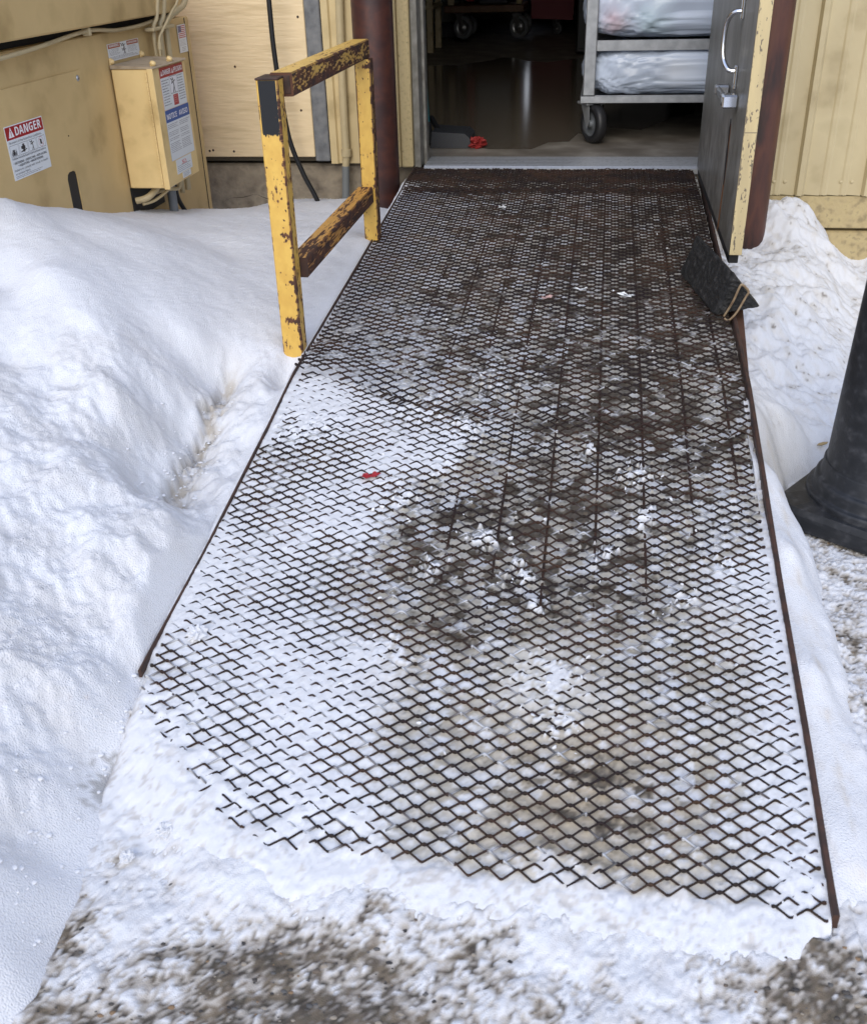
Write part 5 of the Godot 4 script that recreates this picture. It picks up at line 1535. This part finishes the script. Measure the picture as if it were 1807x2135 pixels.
# ---------------------------------------------------------------- black wedge, cone
func chock() -> void:
	var A := Vector3(0.409, 0.438, 1.619)
	var B := Vector3(0.502, 0.328, 1.592)
	var C := Vector3(0.366, 0.304, 1.618)
	var ax := Vector3(-0.083, 0.022, -0.369)
	var t := thing("wheel_chock", "black scuffed wedge block with a bent wire handle at the door's free corner", "wheel chock", Vector3(0.40, 0.30, 1.45))
	var o := -t.position
	var tri3 := [A, B, C]
	# outline with softened corners, swept along the axis and roughened
	var ring := []
	for i in 3:
		var p: Vector3 = tri3[i]
		var q: Vector3 = tri3[(i + 1) % 3]
		var pr: Vector3 = tri3[(i + 2) % 3]
		var r := 0.010 if i != 1 else 0.006
		var e1 := p + (pr - p).normalized() * r
		var e2 := p + (q - p).normalized() * r
		ring.append(e1)
		ring.append((e1 + e2) / 2 * 0.5 + p * 0.5)
		ring.append(e2)
		for k in range(1, 9):
			ring.append(e2.lerp(q + (p - q).normalized() * r, k / 9.0))
	var cen := (A + B + C) / 3
	var n := ring.size()
	var m := 40
	var g1 := fnl(401, 22.0, 3)
	var g2 := fnl(402, 60.0, 3)
	var st := st_new()
	var pts := []
	for j in m + 1:
		var row := []
		for i in n:
			var p: Vector3 = ring[i] + ax * (j / float(m))
			var dirn: Vector3 = (ring[i] - cen).normalized()
			# splintered grain along the block
			var gr := g2.get_noise_2d(i * 0.011 * 9.0, j * 0.0016) * 0.0022 + g1.get_noise_3d(p.x * 2.0, p.y * 2.0, p.z * 2.0) * 0.0035
			var endr: float = minf(j, m - j)
			gr -= 0.006 * maxf(0.0, 1.0 - endr / 1.5)
			row.append(p + dirn * gr)
		pts.append(row)
	for j in m:
		for i in n:
			var i2 := (i + 1) % n
			var c2 := cen + ax * ((j + 0.5) / m)
			quad(st, pts[j][i], pts[j][i2], pts[j + 1][i2], pts[j + 1][i], (pts[j][i] + pts[j + 1][i2]) / 2 - c2, false)
	for e in [[0, -ax], [m, ax]]:
		var c2: Vector3 = cen + ax * (e[0] / float(m)) + (e[1] as Vector3).normalized() * 0.002
		for i in n:
			tri(st, c2, pts[e[0]][i], pts[e[0]][(i + 1) % n], e[1])
	var mi := obj("block", done(st), M.chock, t)
	mi.position = o
	var wire := mat(Color.WHITE, 0.55, 0.3, ntex(46, 0.03, [lin(0.10, 0.055, 0.03), lin(0.30, 0.21, 0.12), lin(0.42, 0.34, 0.22)], 256, 4), 4.0)
	var f := -ax.normalized() * 0.012
	obj("wire_handle", tube(curve([o + Vector3(0.394, 0.307, 1.613) + f * 0.3, o + Vector3(0.412, 0.355, 1.612) + f, o + Vector3(0.426, 0.400, 1.612) + f, o + Vector3(0.434, 0.404, 1.611) + f, o + Vector3(0.452, 0.385, 1.606) + f * 1.2, o + Vector3(0.446, 0.368, 1.607) + f * 1.2, o + Vector3(0.424, 0.322, 1.610) + f * 1.4, o + Vector3(0.405, 0.298, 1.612) + f * 1.2, o + Vector3(0.396, 0.300, 1.613) + f * 0.4], 5), 0.0035, 8), wire, t)

func delineator() -> void:
	var t := thing("traffic_cone", "tall black rubber cone post on a scuffed square base right of the ramp", "traffic cone", Vector3(0.755, 0.004, 2.24))
	# base slab with clipped corners, turned a little
	var s := 0.205
	var c := 0.052
	var poly := [Vector2(-s + c, -s), Vector2(s - c, -s), Vector2(s, -s + c), Vector2(s, s - c), Vector2(s - c, s), Vector2(-s + c, s), Vector2(-s, s - c), Vector2(-s, -s + c)]
	var st := st_new()
	var levels := [[1.0, 0.0], [1.0, 0.040], [0.965, 0.055], [0.66, 0.066]]
	for k in levels.size() - 1:
		for i in 8:
			var p: Vector2 = poly[i]
			var q: Vector2 = poly[(i + 1) % 8]
			var a: Array = levels[k]
			var b: Array = levels[k + 1]
			var nn := Vector3(p.x + q.x, 0.25 if k > 0 else 0.0, p.y + q.y)
			if k == 2:
				nn = Vector3(0, 1, 0)
			quad(st, Vector3(p.x * a[0], a[1], p.y * a[0]), Vector3(q.x * a[0], a[1], q.y * a[0]), Vector3(q.x * b[0], b[1], q.y * b[0]), Vector3(p.x * b[0], b[1], p.y * b[0]), nn, false)
	var base := obj("base", done(st), M.rubber, t)
	base.rotation.y = -0.62
	obj("flare", lathe([Vector2(0.190, 0.050), Vector2(0.189, 0.066), Vector2(0.188, 0.073), Vector2(0.184, 0.075), Vector2(0.176, 0.076), Vector2(0.174, 0.079), Vector2(0.173, 0.100), Vector2(0.171, 0.106), Vector2(0.167, 0.109), Vector2(0.163, 0.110), Vector2(0.160, 0.114), Vector2(0.158, 0.145), Vector2(0.155, 0.150)], 56), M.rubber, t)
	obj("post", lathe([Vector2(0.1545, 0.148), Vector2(0.153, 0.152), Vector2(0.152, 0.16), Vector2(0.137, 0.60), Vector2(0.112, 1.10), Vector2(0.10, 1.13), Vector2(0.06, 1.14), Vector2(0.0, 1.14)], 56), M.rubber, t)

# ---------------------------------------------------------------- inside the doorway
func interior() -> void:
	var wall := mat(lin(0.14, 0.13, 0.115), 0.8)
	var fl := mat(Color.WHITE, 0.5, 0.0, ntex(51, 0.010, [lin(0.13, 0.112, 0.09), lin(0.20, 0.175, 0.145), lin(0.33, 0.30, 0.26)], 512, 6), 0.9, M.grain, 0.03)
	var o: MeshInstance3D
	o = obj("floor", box(Vector3(-2.6, 0.2, -9.4), Vector3(2.6, 0.412, -0.16), 0.002), fl)
	tag(o, "brown worn concrete floor inside the doorway", "", "structure")
	o = obj("wall", box(Vector3(-2.6, 0.2, -9.4), Vector3(-2.45, 3.6, -0.21), 0.002), wall)
	tag(o, "dark left wall of the room", "", "structure")
	o = obj("wall", box(Vector3(2.45, 0.2, -9.4), Vector3(2.6, 3.6, -0.21), 0.002), wall)
	tag(o, "dark right wall of the room", "", "structure")
	o = obj("ceiling", box(Vector3(-2.6, 3.6, -9.4), Vector3(2.6, 3.75, -0.21), 0.002), wall)
	tag(o, "dark ceiling of the room", "", "structure")
	# back wall round a narrow vision window of the rear exit
	var t := thing("rear_wall", "dark rear wall with a narrow bright window slot", "wall", Vector3(0, 0.41, -9.1))
	var p := -t.position
	obj("wall_panel", box(p + Vector3(-2.45, 0.412, -9.25), p + Vector3(-0.965, 3.6, -9.1), 0.002), wall, t)
	obj("wall_panel", box(p + Vector3(-0.885, 0.412, -9.25), p + Vector3(2.45, 3.6, -9.1), 0.002), wall, t)
	obj("wall_panel", box(p + Vector3(-0.965, 0.412, -9.25), p + Vector3(-0.885, 1.05, -9.1), 0.002), wall, t)
	obj("wall_panel", box(p + Vector3(-0.965, 1.50, -9.25), p + Vector3(-0.885, 3.6, -9.1), 0.002), wall, t)
	var glass := mat(Color(0.9, 0.95, 0.95, 0.08), 0.02)
	glass.transparency = BaseMaterial3D.TRANSPARENCY_ALPHA
	obj("pane", box(p + Vector3(-0.965, 1.05, -9.19), p + Vector3(-0.885, 1.50, -9.184), 0.0005), glass, t)
	# standing water: an irregular thin sheet
	var wet := mat(lin(0.125, 0.104, 0.078), 0.13, 0.0, null, 1.0, ntex(52, 0.008, [], 512, 2), 0.02, 0.6)
	var edge := fnl(53, 1.6, 3)
	var st := st_new()
	var c := Vector3(-0.62, 0.4125, -2.5)
	var ring := []
	for k in 72:
		var a := TAU * k / 72
		var r := 1.0 + 0.22 * edge.get_noise_2d(cos(a) * 2.0, sin(a) * 2.0)
		ring.append(c + Vector3(cos(a) * 1.15 * r, 0, sin(a) * 2.05 * r))
	for k in 72:
		tri(st, c, ring[k], ring[(k + 1) % 72], Vector3.UP)
	o = obj("water", done(st), wet)
	tag(o, "shallow puddle reflecting on the dark floor inside", "", "structure")

func caster(p: Vector3, r: float, w: float, parent: Node, tyre: Material, rim: Material, fork: Material, turn := 0.0, gap := 0.035) -> void:
	# p: the point where the stem meets the frame; the wheel hangs below it
	var b := Basis(Vector3.UP, turn)
	var hub := p + b * Vector3(0, -(r + gap), 0.035)
	var wh := obj("wheel", lathe([Vector2(r * 0.62, -w / 2), Vector2(r * 0.9, -w / 2), Vector2(r, -w * 0.3), Vector2(r, w * 0.3), Vector2(r * 0.9, w / 2), Vector2(r * 0.62, w / 2), Vector2(r * 0.62, -w / 2)], 32), tyre, parent)
	wh.transform = Transform3D(b * Basis(Vector3.BACK, PI / 2), hub)
	var ri := obj("rim", lathe([Vector2(0, -w * 0.55), Vector2(r * 0.18, -w * 0.55), Vector2(r * 0.20, -w * 0.30), Vector2(r * 0.58, -w * 0.28), Vector2(r * 0.625, -w * 0.48), Vector2(r * 0.625, w * 0.48), Vector2(r * 0.58, w * 0.28), Vector2(r * 0.20, w * 0.30), Vector2(r * 0.18, w * 0.55), Vector2(0, w * 0.55)], 24), rim, parent)
	ri.transform = Transform3D(b * Basis(Vector3.BACK, PI / 2), hub)
	var st := st_new()
	for s in [-1.0, 1.0]:
		var x: float = s * (w * 0.62 + 0.004)
		add_prism(st, PackedVector2Array([Vector2(-0.032, 0.0), Vector2(0.040, 0.0), Vector2(0.048, -(r + gap - 0.015)), Vector2(0.030, -(r + gap + 0.015)), Vector2(0.018, -(r + gap - 0.005))]), p + b * Vector3(x - 0.002, -0.006, 0), b * Vector3(0, 0, 1), Vector3.UP, b * Vector3(0.004, 0, 0))
	add_box(st, Vector3(-w * 0.8 - 0.01, -0.012, -0.045), Vector3(w * 0.8 + 0.01, 0.0, 0.05), 0.002, Transform3D(b, p))
	obj("fork", done(st), fork, parent)

func bag_mesh(c: Vector3, h: Vector3, s: int, tints: Array) -> ArrayMesh:
	var nu := 120
	var nv := 70
	var pos := PackedVector3Array()
	var col := PackedColorArray()
	var big := fnl(s, 4.0, 3)
	var fold := fnl(s + 1, 9.0, 3)
	var tn := fnl(s + 2, 7.0, 3)
	for j in nv:
		var ph := PI * (j / (nv - 1.0) - 0.5)
		for i in nu:
			var th := TAU * i / (nu - 1.0)
			var e := 0.42
			var d := Vector3(signf(cos(th)) * pow(absf(cos(th)), e) * pow(maxf(cos(ph), 0.0), e), signf(sin(ph)) * pow(absf(sin(ph)), 0.62), signf(sin(th)) * pow(absf(sin(th)), e) * pow(maxf(cos(ph), 0.0), e))
			var p := c + Vector3(d.x * h.x, d.y * h.y, d.z * h.z)
			var q := d
			var k := 0.020 * big.get_noise_3dv(p * 1.3) + 0.014 * (0.3 - absf(fold.get_noise_3d(p.x * 0.7, p.y * 1.6 + p.x * 0.5, p.z))) + 0.011 * (0.3 - absf(fold.get_noise_3d(p.x * 2.2 + 5.0, p.y * 4.0 - p.x * 1.5, p.z * 3.0)))
			if d.y < -0.85:
				k *= 0.2
			p += q.normalized() * k
			pos.append(p)
			var cc := Color(0.60, 0.68, 0.82)
			for t in tints:
				var dd: Vector3 = p - t[0]
				var w := clampf(1.2 - dd.length() / t[1] + 0.8 * tn.get_noise_3dv(p), 0.0, 1.0)
				cc = cc.lerp(t[2], w * t[3])
			col.append(cc)
	return sheet_out(pos, nu, nv, col, c)

func sheet_out(pos: PackedVector3Array, nx: int, nz: int, col: PackedColorArray, c: Vector3) -> ArrayMesh:
	var mid := (nz / 2) * nx + nx / 4
	var am := sheet(pos, nx, nz, col, Vector3.ZERO)
	var arr := am.surface_get_arrays(0)
	var nn: PackedVector3Array = arr[Mesh.ARRAY_NORMAL]
	var dot := 0.0
	for i in range(0, nn.size(), 7):
		dot += nn[i].dot((pos[i] - c).normalized())
	if dot >= 0.0:
		return am
	for i in nn.size():
		nn[i] = -nn[i]
	var ix: PackedInt32Array = arr[Mesh.ARRAY_INDEX]
	for i in range(0, ix.size(), 3):
		var t := ix[i]
		ix[i] = ix[i + 1]
		ix[i + 1] = t
	arr[Mesh.ARRAY_NORMAL] = nn
	arr[Mesh.ARRAY_INDEX] = ix
	var a2 := ArrayMesh.new()
	a2.add_surface_from_arrays(Mesh.PRIMITIVE_TRIANGLES, arr)
	return a2

func cart() -> void:
	var al := mat(Color.WHITE, 0.4, 0.5, ntex(54, 0.03, [lin(0.30, 0.31, 0.32), lin(0.48, 0.49, 0.50)], 256, 4), 2.0)
	var t := thing("laundry_cart", "grey aluminium shelf cart just inside the doorway on large casters", "cart", Vector3(0.4, 0.412, -0.9))
	var o := -t.position
	var x0 := -0.085
	var x1 := 0.98
	var z0 := -1.25
	var z1 := -0.60
	for p in [[x0, z1], [x0, z0 + 0.055], [x1 - 0.055, z1], [x1 - 0.055, z0 + 0.055]]:
		obj("upright", box(o + Vector3(p[0], 0.632, p[1] - 0.055), o + Vector3(p[0] + 0.055, 1.75, p[1]), 0.004), al, t)
	for y in [0.600, 0.838, 1.2]:
		var sh := obj("shelf", box(o + Vector3(x0 + 0.004, y, z0), o + Vector3(x1 - 0.004, y + 0.008, z1 - 0.004), 0.002), al, t)
		obj("shelf_lip", box(o + Vector3(x0 + 0.0555, y - (0.012 if y > 0.7 else 0.0), z1 - 0.006), o + Vector3(x1 - 0.056, y + 0.034, z1 - 0.002), 0.0015), al, t)
	obj("deck_edge", box(o + Vector3(x0 - 0.01, 0.600, z1 - 0.001), o + Vector3(x1, 0.631, z1 + 0.006), 0.002), al, t)
	obj("deck_edge", box(o + Vector3(x0 - 0.011, 0.600, z0), o + Vector3(x0 - 0.004, 0.631, z1 - 0.0015), 0.002), al, t)
	var tyre := mat(lin(0.02, 0.02, 0.022), 0.45)
	var rim := mat(lin(0.14, 0.15, 0.16), 0.5, 0.3)
	caster(o + Vector3(-0.045, 0.600, z1 - 0.07), 0.092, 0.05, t, tyre, rim, al, 0.55, 0.005)
	caster(o + Vector3(0.90, 0.600, z1 - 0.07), 0.092, 0.05, t, tyre, rim, al, 0.4, 0.005)
	caster(o + Vector3(-0.030, 0.600, z0 + 0.07), 0.092, 0.05, t, tyre, rim, al, 0.2, 0.005)
	caster(o + Vector3(0.90, 0.600, z0 + 0.07), 0.092, 0.05, t, tyre, rim, al, 0.2, 0.005)
	var plastic := StandardMaterial3D.new()
	plastic.vertex_color_use_as_albedo = true
	plastic.roughness = 0.3
	plastic.clearcoat_enabled = true
	plastic.clearcoat = 0.25
	plastic.clearcoat_roughness = 0.15
	var a := obj("laundry_bag", bag_mesh(Vector3(0.41, 0.735, -0.90), Vector3(0.50, 0.112, 0.30), 501, [[Vector3(0.36, 0.74, -0.6), 0.08, Color(0.84, 0.86, 0.88), 0.9], [Vector3(0.405, 0.775, -0.61), 0.055, Color(0.66, 0.60, 0.22), 0.9], [Vector3(0.42, 0.69, -0.61), 0.05, Color(0.10, 0.24, 0.28), 0.8], [Vector3(0.20, 0.68, -0.6), 0.17, Color(0.40, 0.46, 0.56), 0.75]]), plastic)
	tag(a, "clear plastic laundry bag on the cart's lowest shelf, showing yellow and teal cloth", "laundry bag")
	var b := obj("laundry_bag", bag_mesh(Vector3(0.42, 1.005, -0.90), Vector3(0.52, 0.135, 0.31), 511, [[Vector3(0.06, 0.93, -0.6), 0.07, Color(0.62, 0.28, 0.24), 0.5], [Vector3(0.22, 0.95, -0.6), 0.08, Color(0.36, 0.62, 0.60), 0.35], [Vector3(0.02, 1.0, -0.6), 0.08, Color(0.62, 0.50, 0.62), 0.3]]), plastic)
	tag(b, "plump clear plastic laundry bag on the cart's middle shelf", "laundry bag")

func back_room() -> void:
	# platform truck far back
	var t := thing("platform_truck", "wooden-decked platform truck on grey casters deep in the room", "platform truck", Vector3(-1.1, 0.412, -6.1))
	var wood := mat(Color.WHITE, 0.6, 0.0, ntex(55, 0.03, [lin(0.10, 0.05, 0.025), lin(0.17, 0.085, 0.04)], 256, 4), 2.0)
	obj("deck", box(Vector3(-0.42, 0.27, -0.5), Vector3(0.34, 0.33, 0.1), 0.006), wood, t)
	var tyre := mat(lin(0.12, 0.125, 0.13), 0.6)
	for p in [[-0.28, 0.0], [0.26, 0.0], [-0.28, -0.4], [0.26, -0.4]]:
		caster(Vector3(p[0], 0.27, p[1]), 0.10, 0.05, t, tyre, M.zinc, M.zinc, 1.2)
	obj("handle_post", box(Vector3(-0.40, 0.331, -0.06), Vector3(-0.34, 1.2, 0.0), 0.006), M.conduit, t)
	obj("handle_post", box(Vector3(0.26, 0.331, -0.06), Vector3(0.31, 1.2, 0.0), 0.006), mat(lin(0.35, 0.28, 0.12), 0.5), t)
	var g := thing("grey_machine", "pale grey machine standing on the platform truck's wooden deck", "machine", Vector3(-1.1, 0.743, -6.25))
	obj("housing", box(Vector3(-0.13, 0.05, -0.18), Vector3(0.22, 0.7, 0.16), 0.02), mat(lin(0.33, 0.35, 0.37), 0.5), g)
	obj("foot", box(Vector3(-0.10, 0.0, -0.15), Vector3(0.18, 0.048, 0.12), 0.01), M.black, g)
	obj("red_bar", box(Vector3(-0.24, 0.02, -0.1), Vector3(-0.16, 0.6, 0.0), 0.01), M.red, g)
	obj("red_bar", box(Vector3(0.245, 0.02, -0.1), Vector3(0.32, 0.6, 0.0), 0.01), M.red, g)
	# grey-green cabinet further left
	var c := thing("storage_cabinet", "dull grey-green cabinet standing left behind the platform truck", "cabinet", Vector3(-1.72, 0.412, -6.9))
	obj("carcass", box(Vector3(-0.30, 0.14, -0.3), Vector3(0.24, 1.7, 0.2), 0.01), mat(lin(0.13, 0.13, 0.10), 0.6), c)
	obj("plinth", box(Vector3(-0.28, 0.0, -0.28), Vector3(0.22, 0.138, 0.16), 0.006), M.black, c)
	# red wheeled bin
	var r := thing("red_bin", "dark red wheeled bin standing right of the platform truck", "bin", Vector3(-0.52, 0.412, -6.9))
	var st := st_new()
	add_prism(st, PackedVector2Array([Vector2(-0.22, 0.16), Vector2(0.20, 0.14), Vector2(0.24, 1.2), Vector2(-0.25, 1.2)]), Vector3(0, 0, -0.4), Vector3.RIGHT, Vector3.UP, Vector3(0, 0, 0.5))
	obj("body", done(st), mat(lin(0.20, 0.016, 0.022), 0.55), r)
	caster(Vector3(0.02, 0.15, 0.0), 0.055, 0.03, r, tyre, M.zinc, M.zinc, 0.8)
	# black cabinet between bin and cart
	var k := thing("black_locker", "plain black locker in the shade between the red bin and the laundry cart", "locker", Vector3(-0.02, 0.412, -4.9))
	obj("carcass", box(Vector3(-0.21, 0.02, -0.5), Vector3(0.60, 2.4, 0.1), 0.01), M.black, k)
	obj("door", box(Vector3(-0.20, 0.05, 0.101), Vector3(0.19, 2.38, 0.112), 0.004), M.black, k)
	obj("door", box(Vector3(0.20, 0.05, 0.101), Vector3(0.59, 2.38, 0.112), 0.004), M.black, k)
	# rack at the left edge of the opening
	var w := thing("shelf_rack", "pale shelf rack just visible behind the left door jamb", "rack", Vector3(-1.9, 0.412, -5.2))
	for x in [0.0, 0.34]:
		obj("upright", box(Vector3(x, 0, -0.03), Vector3(x + 0.055, 2.0, 0.03), 0.004), M.conduit, w)
		obj("upright", box(Vector3(x, 0, -0.53), Vector3(x + 0.055, 2.0, -0.47), 0.004), M.conduit, w)
	for y in [0.35, 0.78, 1.3]:
		obj("shelf", box(Vector3(-0.01, y, -0.54), Vector3(0.405, y + 0.03, 0.04), 0.004), M.conduit, w)
	# broom beside the jamb
	var b := thing("broom", "teal-handled push broom leaning beside the left door jamb", "broom", Vector3(-0.86, 0.414, -0.62))
	obj("handle", tube([Vector3(0.02, 0.03, 0.0), Vector3(-0.06, 1.3, -0.10)], 0.016, 10), mat(lin(0.02, 0.14, 0.16), 0.5), b)
	obj("grip", tube([Vector3(-0.035, 0.62, -0.045), Vector3(-0.042, 0.70, -0.055)], 0.020, 10), M.white, b)
	obj("socket", tube([Vector3(0.025, 0.0, 0.0), Vector3(0.015, 0.1, -0.01)], 0.022, 10), M.black, b)
	var du := thing("dustpan", "dark grey dustpan lying on the floor beside the broom", "dustpan", Vector3(-0.70, 0.414, -0.55))
	var s2 := st_new()
	add_prism(s2, PackedVector2Array([Vector2(-0.11, 0), Vector2(0.09, 0), Vector2(0.085, 0.045), Vector2(0.06, 0.066), Vector2(-0.10, 0.075)]), Vector3(0, 0, -0.16), Vector3.RIGHT, Vector3.UP, Vector3(0, 0, 0.22))
	obj("pan", done(s2), mat(lin(0.035, 0.037, 0.042), 0.5), du)
	obj("handle", tube([Vector3(-0.08, 0.06, -0.05), Vector3(-0.14, 0.10, -0.2)], 0.014, 8), M.black, du)
	var rc := obj("red_cloth", crumple(Vector3(0.038, 0.026, 0.045), 601), mat(lin(0.26, 0.018, 0.016), 0.7))
	rc.position = Vector3(-0.585, 0.432, -0.52)
	tag(rc, "small crumpled red cloth on the floor beside the dustpan", "cloth")

func crumple(h: Vector3, s: int) -> ArrayMesh:
	var sp := SphereMesh.new()
	sp.radius = 1.0
	sp.height = 2.0
	sp.radial_segments = 28
	sp.rings = 16
	var arr := sp.get_mesh_arrays()
	var v: PackedVector3Array = arr[Mesh.ARRAY_VERTEX]
	var n := fnl(s, 1.6, 4)
	var st := st_new()
	for i in v.size():
		var k := 1.0 + 0.9 * n.get_noise_3dv(v[i])
		v[i] = Vector3(v[i].x * h.x * k, v[i].y * h.y * k, v[i].z * h.z * k)
	var ix: PackedInt32Array = arr[Mesh.ARRAY_INDEX]
	for i in range(0, ix.size(), 3):
		tri(st, v[ix[i]], v[ix[i + 1]], v[ix[i + 2]], v[ix[i]] + v[ix[i + 1]] + v[ix[i + 2]])
	return done(st)

func scrap(called: String, p: Vector3, sx: float, sz: float, turn: float, m: Material, label: String, cat: String) -> void:
	# a small torn, slightly curled piece
	var n := 7
	var pos := PackedVector3Array()
	var no := fnl(int(p.x * 1000) + int(p.z * 777), 40.0, 2)
	for j in n:
		for i in n:
			var u := i / (n - 1.0) - 0.5
			var v := j / (n - 1.0) - 0.5
			var q := Vector3(u * sx * (1.0 + no.get_noise_2d(v * 0.1, 3.0)), 0.003 + 0.5 * sx * u * u + 0.12 * sx * no.get_noise_2d(u * 0.1, v * 0.1), v * sz * (1.0 + no.get_noise_2d(u * 0.1, 9.0)))
			pos.append(q)
	var o := obj(called, sheet(pos, n, n), m)
	o.transform = Transform3D(Basis(Vector3.UP, turn), Vector3(p.x, yr(p.z) + 0.004, p.z))
	tag(o, label, cat)

func debris() -> void:
	scrap("red_scrap", Vector3(-0.495, 0, 2.515), 0.036, 0.022, 0.4, M.red, "small torn red scrap lying on the snowy left half of the ramp", "scrap")
	scrap("paper_scrap", Vector3(-0.03, 0, 1.415), 0.034, 0.020, 0.15, M.white, "white oblong paper scrap in the middle of the upper deck", "paper scrap")
	scrap("paper_scrap", Vector3(-0.155, 0, 1.20), 0.026, 0.022, 0.3, M.white, "squarish white paper scrap on the upper deck nearer the door than the oblong one", "paper scrap")
	scrap("paper_scrap", Vector3(0.112, 0, 1.46), 0.040, 0.022, 2.5, M.white, "bent white paper scrap on the right half of the upper deck", "paper scrap")
	scrap("paper_scrap", Vector3(-0.36, 0, 0.58), 0.022, 0.055, 0.3, M.white, "narrow white scrap on the mesh close to the threshold", "paper scrap")
	scrap("pink_wrapper", Vector3(-0.135, 0, 1.49), 0.035, 0.016, 0.7, mat(lin(0.55, 0.36, 0.32), 0.5), "small pinkish wrapper beside the oblong paper scrap", "wrapper")
	# dry leaf near the cone
	var lf := mat(lin(0.36, 0.26, 0.12), 0.7)
	var st := st_new()
	add_prism(st, PackedVector2Array([Vector2(-0.02, 0), Vector2(-0.007, 0.006), Vector2(0.012, 0.005), Vector2(0.022, 0), Vector2(0.008, -0.005), Vector2(-0.008, -0.005)]), Vector3.ZERO, Vector3.RIGHT, Vector3.BACK, Vector3(0, 0.002, 0))
	var o := obj("dry_leaf", done(st), lf)
	o.transform = Transform3D(Basis(Vector3.UP, 0.6) * Basis(Vector3.RIGHT, 0.15), Vector3(0.66, 0.05, 1.93))
	tag(o, "small dry tan leaf on the snow behind the black cone's base", "leaf")
	# lumps of snow at the foot of the bank
	var sm := mat(lin(SNOW.r, SNOW.g, SNOW.b), 0.85, 0.0, null, 6.0, M.fine, 0.2)
	var spots := [[-0.655, 3.47, 0.014, "white egg-shaped snow lump left below the ramp's end"], [-0.70, 3.53, 0.009, "small snow lump between the bank and the egg-shaped lump"], [-0.74, 3.06, 0.016, "snow lump beside the left end of the lower mesh"]]
	for q in spots:
		var l := obj("snow_lump", crumple(Vector3(q[2] * 1.1, q[2] * 0.8, q[2] * 1.25), int(q[1] * 100)), sm)
		l.position = Vector3(q[0], (0.012 if q[1] > 3.4 else yr(q[1]) + 0.008), q[1])
		tag(l, q[3], "snow lump")
